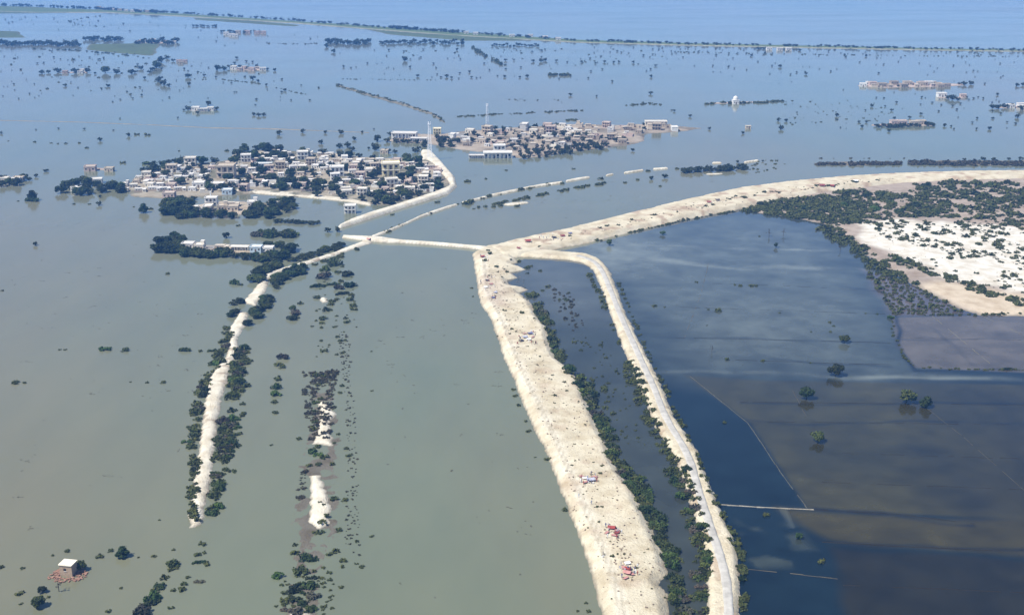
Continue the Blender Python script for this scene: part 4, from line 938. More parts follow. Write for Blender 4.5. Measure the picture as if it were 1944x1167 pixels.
for ln, n, w in (([(505, 83), (570, 84), (640, 82)], 26, (2, 5)), ([(60, 93), (160, 97), (240, 105), (330, 118)], 40, (3, 7)), ([(650, 150), (790, 152), (830, 152)], 26, (2, 4)), ([(350, 150), (430, 152), (500, 160), (600, 185)], 40, (2, 5)), ([(190, 30), (130, 40), (150, 47), (200, 52)], 24, (2, 5)), ([(1250, 98), (1450, 103), (1700, 106), (1944, 108)], 60, (2, 5))):
    along(bush, ln, n, w, 1.0, 'on a thin far bank', 'far bank scrub', ('mound',), 'x', 1, 1.2)
# --- the line of trees on the far strip
STRIP = [(-20, 10), (100, 14), (200, 19), (340, 26), (560, 40), (700, 51), (850, 61), (980, 70), (1100, 78), (1300, 84), (1600, 90), (1800, 94), (1960, 96)]
along(tree, STRIP, 420, (4, 9), 1.2, 'on the long far strip', 'trees of the far strip', ('dense',), 'x', 1, .8)
along(tree, [(180, 18), (250, 22), (300, 25)], 16, (7, 12), 1.5, 'at the far left strip village', 'trees of the far strip', ('dense',), 'x', 1, .8)
along(tree, [(740, 54), (800, 58), (870, 63)], 30, (7, 11), 1.0, 'on the long far strip', 'trees of the far strip', ('dense',), 'x', 1, .9)
along(tree, [(365, 50), (412, 51)], 12, (5, 9), 1.0, 'on the thin far left bank', 'trees of the far strip', ('dense',), 'x', 1, .7)
along(tree, [(415, 60), (450, 62), (510, 62)], 18, (5, 9), 2.0, 'round the farthest left hamlet', 'trees of the far strip', ('dense',), 'x', 1, .8)
along(tree, [(1430, 93), (1500, 96), (1520, 97)], 16, (4, 8), 1.2, 'at the far strip hamlet', 'trees of the far strip', ('dense',), 'x', 1, .8)

LIMIT = 300
def size_word(w, a, b): return 'small' if w < a else 'large' if w > b else 'medium'
def place_plants():
    tl = sorted(TREE_LIST, key=lambda t: (t[8] is None, -t[2])); bl = sorted(BUSH_LIST, key=lambda t: (t[8] is None, -t[2]))
    look_t = dict(spread='spreading tree', dense='round dark tree', tall='tall slim tree', bare='thin nearly bare tree')
    look_b = dict(mound='mounded bush', sprawl='sprawling bush')
    rest_t, rest_b, rest_d = [], [], []
    tp = at_many([t[0] for t in tl], [t[1] for t in tl]); bp = at_many([t[0] for t in bl], [t[1] for t in bl])
    for i, (x, y, w, kind, look, place, group, axis, full, hs) in enumerate(tl):
        p = tp[i]; s = metres(w, y) / 8.0
        rot = rnd.uniform(0, 6.28)
        if i >= LIMIT - 14: rest_t.append((p, s, rot, hs)); continue
        sz = size_word(w, 13, 21)
        spawn('tree', rnd.choice(TREES[kind]), p, rot, (s, s, s * hs), '%s %s' % (sz, look_t[kind]), place, 'tree', group, axis, full)
    for i, (x, y, w, kind, look, place, group, axis, full, hs) in enumerate(bl):
        p = bp[i]; s = metres(w, y) / 4.0
        rot = rnd.uniform(0, 6.28) if kind == 'mound' else rnd.choice((0, math.pi)) + rnd.uniform(-.3, .3)
        if i >= LIMIT - 14:
            (rest_d if ('reed' in place or 'scrub left of' in place or 'thicket of the pond' in place or 'sparse scrub' in place) else rest_b).append((p, s, rot, hs)); continue
        proto = rnd.choice(BUSHES[kind]); sz = size_word(w, 21, 28)
        spawn('bush', proto, p, rot, (s, s, s * hs), '%s %s' % (sz, look_b[kind]), place, 'bush', group, axis, full)
    for nm, rest, protos, m, lab in (('distant_trees', rest_t, STUFF_TREE['m'], M['leaf_dark'], 'far off trees of the flooded plain too small to tell apart'), ('scrub', rest_b, STUFF_BUSH['m'], M['leaf'], 'small dark scrub scattered over banks, sand and shallows'),
                                     ('dry_scrub', rest_d, STUFF_BUSH['m'], M['leaf_dry'], 'grey brown dead scrub on the reed banks and drowned mud')):
        VV, TT = [], []
        for k, (p, s, rot, hs) in enumerate(rest):
            V, Q, T = protos[k % len(protos)]; c, n = math.cos(rot), math.sin(rot)
            v = np.stack([(V[:, 0] * c - V[:, 1] * n) * s + p[0], (V[:, 0] * n + V[:, 1] * c) * s + p[1], V[:, 2] * s * hs + p[2]], -1)
            VV.append(v); TT.append(np.clip(T + rnd.uniform(-.3, .4), 0, 1.2))
        V = np.concatenate(VV)
        o = bpy.data.objects.new(nm, mesh_np(nm, V, np.arange(len(V)).reshape(-1, 4), m, tone=np.concatenate(TT))); COL.objects.link(o)
        o['kind'] = 'stuff'; o['label'] = lab; o['category'] = 'trees' if 'trees' in nm else 'scrub'
    print('plants', len(tl), len(bl))
place_plants()

# ------------------------------------------------------------------ buildings
def win(x, y, z, w=1.0, h=1.2, side='front'):
    b = MB()
    if side == 'front': b.box(x, y - .04, z, w, .10, h)
    else: b.box(x + (.04 if side == 'right' else -.04), y, z, .10, w, h)
    return b.mesh("window", M['opening'])
def frame(x, y, z, w=1.0, h=1.2):
    b = MB(); b.box(x, y - .08, z + h / 2 + .1, w + .4, .34, .12)
    return b.mesh("window_ledge", M['roof_pale'])
def walls(b, x, y, w, d, h, z0=-.8): b.box(x, y, (h + z0) / 2, w, d, h - z0)
def parapet(b, x, y, w, d, z, h=.55, t=.25):
    b.box(x, y - d / 2 + t / 2, z + h / 2, w, t, h); b.box(x, y + d / 2 - t / 2, z + h / 2, w, t, h)
    b.box(x - w / 2 + t / 2, y, z + h / 2, t, d - 2 * t - .004, h); b.box(x + w / 2 - t / 2, y, z + h / 2, t, d - 2 * t - .004, h)
def door(x, y, w=1.1, h=2.1, z=0): return MB().box(x, y - .03, z + h / 2, w, .12, h).mesh("door", M['wood'])
def house_proto(kind, wall, roof):
    mw, mr = M['wall_' + wall], M['roof_' + roof]; pr = []
    def add(name, b, m): me = b.mesh(name, m); pr.append((name, me)); return me
    def window(x, y, z, w=1.0, h=1.2): pr.append(("window", win(x, y, z, w, h), [("ledge", frame(x, y, z, w, h))]))
    if kind == 'flat':                                   # one storey, flat roof with parapet
        b = MB(); walls(b, 0, 0, 8, 6, 3.2); add("wall", b, mw)
        add("roof", MB().box(0, 0, 3.3, 8.4, 6.4, .2), mr); b = MB(); parapet(b, 0, 0, 8.2, 6.2, 3.402); add("parapet", b, mw)
        for x in (-2.6, 2.4): window(x, -3, 1.8)
        pr.append(("door", door(.1, -3))); pr.append(("window", win(4, -.5, 1.8, 1.0, 1.2, 'right')))
    elif kind == 'stair':                                # one storey with a stair room on the roof
        b = MB(); walls(b, 0, 0, 7.2, 6.4, 3.3); add("wall", b, mw)
        add("roof", MB().box(0, 0, 3.4, 7.5, 6.7, .2), mr); b = MB(); parapet(b, 0, 0, 7.4, 6.6, 3.502, .6); add("parapet", b, mw)
        b = MB(); b.box(2.0, 1.4, 4.75, 2.6, 3.0, 2.5); add("stair_room", b, mw); add("stair_roof", MB().box(2.0, 1.4, 6.08, 2.9, 3.3, .16), mr)
        window(-2.2, -3.2, 1.8); window(0, -3.2, 1.8); pr.append(("door", door(2.2, -3.2)))
    elif kind == 'two':                                  # two storeys with a gallery of posts
        b = MB(); walls(b, 0, .6, 9.6, 6, 6.6); add("wall", b, mw)
        add("roof", MB().box(0, 0, 6.72, 10.2, 7.6, .22), mr); b = MB(); parapet(b, 0, 0, 10, 7.4, 6.832, .6); add("parapet", b, mw)
        add("gallery_floor", MB().box(0, -3.05, 3.3, 9.8, 1.4, .2), mr)
        for x in (-4.6, -1.6, 1.5, 4.6): add("post", MB().box(x, -3.5, 2.9, .34, .34, 7.4), mw)
        for z in (1.8, 5.0):
            for x in (-3.1, 3.0): pr.append(("window", win(x, -2.4, z, 1.3, 1.3)))
            pr.append(("door", door(0, -2.4, 1.2, 2.1, z - 1.4)))
    elif kind == 'ell':                                  # L plan with a walled yard
        b = MB(); walls(b, -1.8, 1.5, 8, 4.4, 3.1); add("wall", b, mw); b = MB(); walls(b, 3.8, 0, 3.2, 7.4, 2.8); add("wing_wall", b, mw)
        add("roof", MB().box(-1.9, 1.5, 3.2, 8.2, 4.7, .2), mr); add("wing_roof", MB().box(3.85, 0, 2.9, 3.5, 7.7, .2), mr)
        b = MB(); b.box(-1.8, -3.5, .6, 7.9, .25, 2.6); b.box(-5.65, -2.1, .6, .25, 2.7, 2.6); add("yard_wall", b, M['wall_mud'])
        window(-3.8, -.7, 1.8); window(-1.4, -.7, 1.8); pr.append(("door", door(.6, -.7))); window(3.8, -3.7, 1.6)
    elif kind == 'long':                                 # long low block with a pillared veranda
        b = MB(); walls(b, 0, .9, 20, 5.6, 3.7); add("wall", b, mw)
        add("roof", MB().box(0, -.2, 3.82, 20.6, 8.2, .22), mr); b = MB(); parapet(b, 0, -.2, 20.4, 8.0, 3.932, .5); add("parapet", b, mw)
        for i in range(8): add("post", MB().box(-9.8 + i * 2.8, -3.9, 1.45, .4, .4, 4.5), mw)
        for i in range(5): window(-8 + i * 4, -1.9, 1.9, 1.3, 1.4)
        pr.append(("door", door(-2, -1.9))); pr.append(("door", door(6, -1.9)))
    elif kind == 'hut':                                  # small mud room
        b = MB(); walls(b, 0, 0, 5.2, 4.2, 2.7); add("wall", b, mw)
        add("roof", MB().box(0, 0, 2.8, 5.7, 4.7, .22), mr)
        pr.append(("door", door(.9, -2.1))); pr.append(("window", win(-1.3, -2.1, 1.6, .7, .7)))
    elif kind == 'ruin':                                 # roofless walls
        b = MB(); b.box(0, 2.6, .9, 6.5, .4, 3.2); b.box(-3.05, 0, .7, .4, 4.796, 2.8); b.box(3.05, .6, .45, .4, 3.5, 2.3); b.box(-1.6, -2.6, .4, 3.3, .4, 2.2); add("wall", b, mw)
        b = MB(); b.box(.9, .2, .3, 2.8, 2.2, .5, .4); b.box(1.2, -1.6, .2, 1.5, 1.2, .4, .9); add("rubble", b, M['wall_mud']); pr.append(("beam", MB().tube([(-2.8, -1, 2.1), (2.6, .6, 1.5)], [.1, .1], 5).mesh("beam", M['wood'])))
    elif kind == 'compound':                             # walled yard with one room in the corner
        b = MB(); t = .35
        b.box(0, -5.5, .7, 13, t, 2.6); b.box(0, 5.5, .7, 13, t, 2.6); b.box(-6.3, 0, .7, t, 10.6, 2.6); b.box(6.3, 0, .7, t, 10.6, 2.6); add("yard_wall", b, mw)
        b = MB(); walls(b, -2.6, 3.1, 6.4, 4, 3.1); add("wall", b, mw); add("roof", MB().box(-2.6, 3.1, 3.2, 6.8, 4.4, .22), mr)
        pr.append(("door", door(-1.6, 1.1))); window(-4.2, 1.1, 1.8); pr.append(("gate", door(2.2, -5.68, 2.4, 1.9)))
    return pr
HOUSE_LOOK = dict(flat='flat roofed house', stair='house with roof room', two='two storey house', ell='house with side wing', long='long low building with veranda', hut='small box hut', ruin='roofless ruined house', compound='walled yard')
_hp = {}
def house(kind, wall, x, y, rot=0, place='', group='', scale=1.0, roof=None, full=None):
    roof = roof or ('mud' if wall in ('tan', 'mud', 'pink') else 'pale')
    key = (kind, wall, roof)
    if key not in _hp: _hp[key] = house_proto(*key)
    p = at(x, y)
    nm = dict(hut='hut', ruin='ruined_house', compound='walled_compound', long='long_building').get(kind, 'house')
    w = dict(mud='brown mud', tan='tan', grey='grey', pink='pinkish', blue='pale blue').get(wall, wall)
    return spawn(nm, _hp[key], p, rot, scale, '%s %s' % (w, HOUSE_LOOK[kind]), place, 'house', group, 'x', full)
def village(poly, sx, sy, n, place_fn, group, kinds, walls_, angle, scale=(.85, 1.15), seed=1, avoid=()):
    r = random.Random(seed); g = gpoly(poly); lo, hi = g.min(0), g.max(0); c = []
    yy = lo[1]
    while yy < hi[1]:
        xx = lo[0] + (r.random()) * sx
        while xx < hi[0]:
            X, Y = xx + r.uniform(-.2, .2) * sx, yy + r.uniform(-.2, .2) * sy
            x, y = P(X, Y)
            if inpoly(poly, x, y) and not any(math.hypot(X - a, Y - b) < d for a, b, d in avoid): c.append((x, y))
            xx += sx
        yy += sy
    r.shuffle(c)
    for x, y in c[:n]:
        house(r.choice(kinds), r.choice(walls_), x, y, angle + r.choice((0, 0, 0, .25, -.2, math.pi / 2)) + r.uniform(-.15, .15), place_fn(x, y), group, r.uniform(*scale))
KM = ('flat', 'flat', 'flat', 'stair', 'ell', 'ell', 'two', 'compound', 'compound', 'hut', 'ruin', 'flat')
WM = ('white', 'cream', 'cream', 'white', 'tan', 'pink', 'white', 'grey', 'cream')
def avoid(*pts): return [(*G(x, y), d) for x, y, d in pts]
# hand placed landmarks of the main village
GV = 'houses of the main village'
house('two', 'yellow', 742, 332, .12, full='bright yellow two storey house with gallery near the curved bund', group=GV, scale=1.5)
house('flat', 'cream', 705, 330, .1, full='cream flat roofed house just left of the yellow two storey house', group=GV, scale=1.3)
house('two', 'white', 665, 404, .03, full='white two storey house with gallery standing alone in water before the bund', group=GV, scale=.85)
house('two', 'white', 641, 333, .1, full='white two storey house left of the yellow house, above the green trees', group=GV, scale=1.1)
house('flat', 'white', 378, 355, .05, full='white flat roofed house in the front row, left of the other white one', group=GV, scale=1.15)
house('flat', 'white', 414, 357, .03, full='white flat roofed house in the front row, right of the other white one', group=GV, scale=1.2)
house('long', 'blue', 500, 316, .05, full='pale blue long building with veranda behind the middle trees', group=GV, scale=.75)
house('flat', 'blue', 432, 367, .05, full='pale blue flat roofed house on the near shore', group=GV, scale=.95)
house('two', 'cream', 362, 314, .1, full='cream two storey house at the back left of the main village', group=GV, scale=1.0)
house('two', 'white', 575, 302, .15, full='white two storey house at the back of the main village', group=GV)
house('two', 'tan', 430, 337, .02, full='wide tan two storey house in the left half of the main village', group=GV, scale=1.5)
house('flat', 'pink', 172, 324, .1, full='pinkish flat roofed house standing in water behind the left trees', group=GV, scale=1.15)
house('flat', 'tan', 208, 325, .0, full='tan flat roofed house standing in water behind the left trees', group=GV, scale=.9)
house('flat', 'white', 145, 362, .0, full='whitish house peeping through the trees at the far left end', group=GV, scale=.9)
house('flat', 'white', 185, 347, .2, full='bright white house behind the left tree clump', group=GV, scale=1.0)
house('flat', 'pink', 322, 374, .0, full='pinkish drowned house with pale roof at the lower left shore', group=GV, scale=1.1)
house('flat', 'tan', 730, 291, -.1, full='dark tan house among trees behind the main village', group=GV, scale=.9)
AV = avoid((742, 332, 22), (705, 330, 15), (641, 333, 14), (378, 355, 10), (414, 357, 10), (500, 316, 16), (432, 367, 10), (362, 314, 12), (575, 302, 12), (430, 337, 16))
vp = lambda x, y: ('at the left end of the main village' if x < 330 else 'in the left half of the main village' if x < 470 else 'in the middle of the main village' if x < 610 else 'in the right half of the main village' if x < 740 else 'near the curved bund')
village([(205, 356), (245, 344), (290, 328), (350, 316), (430, 311), (470, 300), (540, 288), (620, 294), (700, 304), (800, 303), (838, 325), (845, 345), (820, 358), (760, 378), (680, 376), (600, 366), (500, 360), (410, 366), (330, 368), (240, 366)],
        10.0, 15.0, 172, vp, GV, KM, WM, .08, (.68, .98), 3, AV)
# front village
GW = 'houses of the front village'
house('two', 'white', 402, 390, .02, full='white two storey house with gallery at the back of the front village', group=GW, scale=.9)
house('stair', 'white', 480, 391, .1, full='white house with roof stair room at the right of the front village', group=GW)
house('flat', 'cream', 522, 391, -.05, full='cream house alone among trees right of the front village', group=GW, scale=1.1)
village([(348, 403), (370, 393), (420, 385), (470, 388), (455, 400), (430, 407), (380, 407)], 10, 15, 18, lambda x, y: 'in the front village', GW, ('flat', 'flat', 'stair', 'ell', 'compound', 'hut'), ('white', 'cream', 'tan', 'pink', 'white'), .1, (.8, 1.05), 5, avoid((402, 390, 9), (480, 391, 8)))
# hamlet
GH = 'houses of the hamlet'
for (k, w, x, y, s, f) in (('flat', 'white', 358, 470, .95, 'white flat roofed house at the left end of the hamlet'), ('stair', 'cream', 380, 472, .85, 'cream house with roof stair room in the left half of the hamlet'), ('ruin', 'grey', 398, 474, .8, 'grey roofless house in the middle of the hamlet'),
                           ('ell', 'tan', 422, 473, .8, 'tan house with side wing in the middle of the hamlet'), ('long', 'cream', 455, 474, .6, 'long cream building with veranda in the right half of the hamlet'), ('flat', 'blue', 487, 476, .9, 'pale blue grey house in the right half of the hamlet'), ('flat', 'white', 510, 477, .85, 'white house at the right end of the hamlet'),
                           ('flat', 'tan', 432, 477, .7, 'small tan house before the hamlet veranda')):
    house(k, w, x, y, -.06, group=GH, scale=s, full=f)
# far village
GX = 'houses of the far village'
house('long', 'white', 768, 261, -.1, full='long white school building at the left end of the far village', group=GX, scale=1.2)
house('long', 'white', 795, 268, -.05, full='shorter white building in front of the far school', group=GX, scale=.8)
house('two', 'yellow', 830, 254, .0, full='cream yellow two storey house right of the far school', group=GX, scale=.8)
house('long', 'white', 945, 299, .05, full='big white building with veranda drowned before the far village', group=GX, scale=1.25)
house('two', 'white', 948, 291, .05, full='white upper block standing behind the big drowned white building', group=GX, scale=1.1)
house('long', 'cream', 1245, 238, .0, full='long cream building at the right end of the far village', group=GX, scale=1.1)
house('long', 'grey', 905, 300, .0, full='thin grey drowned building left of the big white one', group=GX, scale=.7)
fv = lambda x, y: 'at the left of the far village' if x < 930 else 'in the left half of the far village' if x < 1040 else 'in the right half of the far village' if x < 1150 else 'at the right tip of the far village'
village([(835, 264), (880, 252), (960, 246), (1080, 238), (1180, 240), (1250, 239), (1310, 245), (1220, 254), (1215, 266), (1180, 274), (1100, 280), (1020, 290), (960, 280), (880, 279)], 15, 18, 84, fv, GX, ('flat', 'flat', 'compound', 'compound', 'ruin', 'hut', 'stair', 'two'),
        ('tan', 'tan', 'pink', 'mud', 'cream', 'grey', 'white'), -.12, (.75, 1.05), 8, avoid((945, 299, 20), (948, 291, 14)))
# distant hamlets
GY = 'houses of the distant hamlets'
for (x, y, k, w, s) in ((372, 209, 'flat', 'white', 1.0), (385, 210, 'long', 'white', .6), (400, 209, 'flat', 'white', .9)): house(k, w, x, y, .05, 'on the far white islet', GY, s)
for (x, y) in ((444, 131), (455, 133), (466, 131), (478, 134), (489, 131), (499, 134)): house(rnd.choice(('flat', 'hut', 'compound')), rnd.choice(('pink', 'white', 'tan')), x, y, rnd.uniform(-.2, .2), 'in the far left hamlet', GY, 1.1)
for (x, y) in ((124, 139), (153, 139), (157, 136), (340, 118), (351, 118), (343, 121)): house('flat', rnd.choice(('pink', 'white', 'tan')), x, y, .1, 'in the far left groves', GY, .9)
for (x, y) in ((270, 80), (281, 81), (291, 79), (315, 82), (330, 83), (262, 83)): house('flat', rnd.choice(('white', 'pink', 'tan')), x, y, .1, 'beside the far crop field', GY, 1.1)
for i in range(20): house(rnd.choice(('flat', 'hut', 'compound', 'flat')), rnd.choice(('tan', 'pink', 'tan', 'white', 'mud')), 1640 + i * 8.2 + rnd.uniform(-3, 3), 163 + rnd.uniform(-2.5, 3.5), rnd.uniform(-.2, .2), 'in the far right sand village', GY, rnd.uniform(.9, 1.3))
house('flat', 'white', 1787, 184, .05, full='white house drowned beside the far dark tree islet', group=GY, scale=1.3)
house('flat', 'pink', 1828, 184, .0, full='pinkish drowned house right of the far dark tree islet', group=GY, scale=.9)
for (x, y) in ((1918, 204), (1938, 202), (1943, 206)): house('flat', 'white', x, y, .05, 'at the right frame edge', GY, 1.0)
for (x, y) in ((1698, 236), (1712, 236), (1735, 237), (1748, 236)): house('flat', rnd.choice(('pink', 'tan', 'mud')), x, y, .05, 'on the far wooded islet', GY, 1.1)
for (x, y, w) in ((8, 345, 'cream'), (28, 347, 'white'), (36, 344, 'tan')): house('flat', w, x, y, .05, 'at the left frame edge', GY, 1.0)
for (x, y) in ((188, 16), (194, 18), (215, 20), (228, 21), (240, 22), (252, 23), (265, 23), (280, 24)): house('flat', rnd.choice(('white', 'pink', 'tan')), x, y, .05, 'in the far left strip village', GY, 1.2)
for (x, y) in ((430, 66), (440, 69), (452, 63), (470, 63), (488, 64), (447, 70), (500, 64)): house('flat', rnd.choice(('white', 'pink', 'tan')), x, y, .05, 'in the farthest left hamlet', GY, 1.2)
for (x, y) in ((903, 66), (972, 70), (1007, 70), (1035, 73), (885, 64), (1060, 76), (1460, 95), (1480, 96), (1497, 96)): house('flat', 'white', x, y, .05, 'on the long far strip', GY, 1.1)
house('hut', 'tan', 1420, 244, .0, full='small tan hut in the water right of the far village', group=GY)
# lone hut on the brick mound, near left
def lone_hut():
    p = []
    b = MB(); t = .3
    b.box(0, -1.75, 1.6, 4.6, t, 4.4); b.box(0, 1.75, 1.6, 4.6, t, 4.4); b.box(-2.15, 0, 1.6, t, 3.196, 4.4); b.box(2.15, 0, 1.6, t, 3.196, 4.4)
    p.append(("wall", b.mesh("wall", plain('hut_wall', (.34, .255, .18), .95, .25, 1.5))))
    p.append(("roof", MB().box(0, 0, 3.92, 5.0, 4.2, .24).mesh("roof", M['wall_cream']), [("roof_edge", MB().box(0, -2.14, 3.78, 4.96, .10, .2).mesh("roof_edge", M['wall_cream']))]))
    p.append(("window", MB().box(-.2, -1.93, 2.1, .75, .1, 1.0).mesh("window", M['opening']), [("shutter", MB().box(-.72, -2.0, 2.1, .3, .06, 1.0).mesh("shutter", M['wood'])), ("sill", MB().box(-.2, -1.98, 1.53, 1.0, .22, .1).mesh("sill", M['roof_pale']))]))
    return p
hp = at(131, 1086)
spawn('hut', lone_hut(), hp, -.18, .92, cat='hut', full='lone tan hut with flat pale roof and one window on a brick mound')
bm = MB(); r_ = random.Random(4)
for i in range(150):
    a = r_.uniform(0, 6.28); d = r_.uniform(2.2, 5.6)
    q = (hp[0] + d * 1.1 * math.cos(a), hp[1] - 1.4 + d * .75 * math.sin(a))
    bm.box(q[0], q[1], max(.05, ground_z(*q)) + .1, r_.uniform(.3, 1.0), r_.uniform(.3, .7), r_.uniform(.2, .5), r_.uniform(0, 3))
o = bpy.data.objects.new("brick_rubble", bm.mesh("brick_rubble", plain("brick", (.25, .145, .105), .95, .45, 1.5))); COL.objects.link(o)
o['kind'] = 'stuff'; o['label'] = 'broken red brick rubble heaped round the lone hut'; o['category'] = 'rubble'

# domed shrine on the far bank
def shrine():
    p = []; b = MB(); walls(b, 0, 0, 9, 9, 5.5); p.append(("wall", b.mesh("wall", M['wall_white'])))
    p.append(("roof", MB().box(0, 0, 5.62, 9.6, 9.6, .24).mesh("roof", M['roof_pale'])))
    V, F = [], []; n = 16; k = 8
    for j in range(k):
        t = j / (k - 1) * math.pi / 2 * .98
        for i in range(n): V.append((3.7 * math.cos(t) * math.cos(6.2832 * i / n), 3.7 * math.cos(t) * math.sin(6.2832 * i / n), 5.74 + 1.2 * (j > 0) + 4.4 * math.sin(t)))
    for j in range(k - 1):
        for i in range(n): F.append((j * n + i, j * n + (i + 1) % n, (j + 1) * n + (i + 1) % n, (j + 1) * n + i))
    me = bpy.data.meshes.new("dome"); me.from_pydata(V, [], F + [tuple(range((k - 1) * n, k * n))]); me.materials.append(M['wall_white'])
    fin = MB().tube([(0, 0, 11), (0, 0, 12.6)], [.15, .04], 6).mesh("finial", M['metal_white'])
    p.append(("dome", me, [("finial", fin)])); p.append(("door", door(0, -4.5, 1.8, 3)))
    for x in (-2.8, 2.8): p.append(("window", win(x, -4.5, 2.4, 1.1, 1.8)))
    return p
spawn('shrine', shrine(), at(1396, 197), .1, .78, cat='shrine', full='small white domed shrine on the low far bank')

# masts
def mast(h, w, bands):
    p = []; n = bands
    for i in range(n):
        z0, z1 = h * i / n, h * (i + 1) / n; b = MB()
        f = lambda z: w * (1 - .62 * z / h) / 2
        for sx, sy in ((-1, -1), (1, -1), (1, 1), (-1, 1)):
            b.tube([(sx * f(z0), sy * f(z0), z0), (sx * f(z1), sy * f(z1), z1)], [.10, .10], 4)
        m = 3
        for k in range(m):
            a, c = z0 + (z1 - z0) * k / m, z0 + (z1 - z0) * (k + 1) / m; fa, fc = f(a), f(c)
            for s in (-1, 1):
                b.tube([(-fa, s * fa, a), (fc, s * fc, c)], [.045, .045], 3); b.tube([(fa, s * fa, a), (-fc, s * fc, c)], [.045, .045], 3)
                b.tube([(s * fa, -fa, a), (s * fc, fc, c)], [.045, .045], 3)
        p.append(("mast_section", b.mesh("mast_section", M['metal_white'])))
    b = MB(); b.box(0, 0, h + .1, w * .6, w * .6, .15); p.append(("platform", b.mesh("platform", M['metal_white'])))
    for a in range(3):
        t = a * 2.094; p.append(("antenna", MB().box(math.cos(t) * w * .3, math.sin(t) * w * .3, h + 1.3, .35, .35, 2.2, t).mesh("antenna", M['metal_white'])))
    return p
spawn('lattice_mast', mast(29, 3.6, 7), at(816, 299), .3, 1.0, cat='mast', full='white lattice mast beside the top of the curved bund')
spawn('lattice_mast', mast(24, 3.0, 7), at(925, 247), .6, 1.0, cat='mast', full='white lattice mast behind the far village')
def minaret():
    p = [("shaft", MB().tube([(0, 0, -.5), (0, 0, 7), (0, 0, 10)], [.75, .65, .55], 10).mesh("shaft", M['wall_white'])), ("balcony", MB().tube([(0, 0, 7.0), (0, 0, 7.5)], [1.0, 1.05], 10).mesh("balcony", M['wall_white'])),
         ("cap", MB().tube([(0, 0, 10), (0, 0, 10.6), (0, 0, 12)], [.75, .6, .05], 10).mesh("cap", M['wall_white']))]
    return p
spawn('minaret', minaret(), at(401, 386), 0, .8, cat='minaret', full='slim white minaret behind the white house of the front village')

# ------------------------------------------------------------------ clods and litter on the sand
def litter():
    V, F = [], []; b = MB(); pts = []
    polys = [([(912, 500), (985, 492), (1010, 590), (1040, 650), (1090, 720), (1140, 840), (1200, 950), (1258, 1060), (1262, 1167), (1150, 1167), (1100, 1000), (1025, 810), (945, 625)], 1300),
             ([(950, 478), (1080, 442), (1290, 390), (1500, 354), (1700, 338), (1700, 346), (1500, 368), (1300, 410), (1080, 462)], 500), ([(905, 500), (940, 500), (980, 570), (960, 590), (915, 575)], 160), ([(980, 625), (1018, 628), (1018, 655), (985, 660)], 60),
             ([(1095, 895), (1140, 895), (1140, 925), (1100, 925)], 50), ([(1145, 995), (1180, 995), (1215, 1100), (1175, 1105)], 160), ([(1620, 430), (1950, 445), (1950, 560), (1760, 520)], 300)]
    for poly, n in polys:
        g = gpoly(poly); lo, hi = g.min(0), g.max(0); k = 0
        while k < n:
            p = (rnd.uniform(lo[0], hi[0]), rnd.uniform(lo[1], hi[1])); x, y = P(*p)
            if inpoly(poly, x, y): pts.append((x, y)); k += 1
    for (x, y, z) in at_many([p[0] for p in pts], [p[1] for p in pts]):
        a = .08 + .42 * rnd.random() ** 3.5; b.box(x, y, z + a * .25, a * rnd.uniform(.7, 1.8), a * rnd.uniform(.7, 1.4), a * rnd.uniform(.5, 1.1), rnd.uniform(0, 3.1))
    o = bpy.data.objects.new("litter", b.mesh("litter", plain("litter", (.20, .16, .12), .95, .5, .3))); COL.objects.link(o)
    o['kind'] = 'stuff'; o['label'] = 'dark clods and litter strewn over the bare sand'; o['category'] = 'litter'
litter()

def drift():
    b = MB()
    for poly, n in (([(20, 560), (400, 560), (360, 1000), (20, 1040)], 60), ([(690, 520), (880, 500), (1080, 1100), (700, 1150)], 60), ([(20, 400), (300, 420), (300, 540), (20, 540)], 40), ([(880, 330), (1500, 320), (1000, 440), (780, 440)], 60)):
        k = 0; g = gpoly(poly); lo, hi = g.min(0), g.max(0)
        while k < n:
            p = (rnd.uniform(lo[0], hi[0]), rnd.uniform(lo[1], hi[1]))
            if not inpoly(poly, *P(*p)): continue
            k += 1
            for _ in range(rnd.choice((1, 1, 2, 5))): b.box(p[0] + rnd.gauss(0, 1.2), p[1] + rnd.gauss(0, .8), .02, rnd.uniform(.2, 1.1), rnd.uniform(.15, .5), .12, rnd.uniform(0, 3.1))
    o = bpy.data.objects.new("drift", b.mesh("drift", plain("drift", (.07, .065, .045), .95, .4, .5))); COL.objects.link(o)
    o['kind'] = 'stuff'; o['label'] = 'dark scraps of straw and wood drifting on the flood'; o['category'] = 'driftwood'
drift()
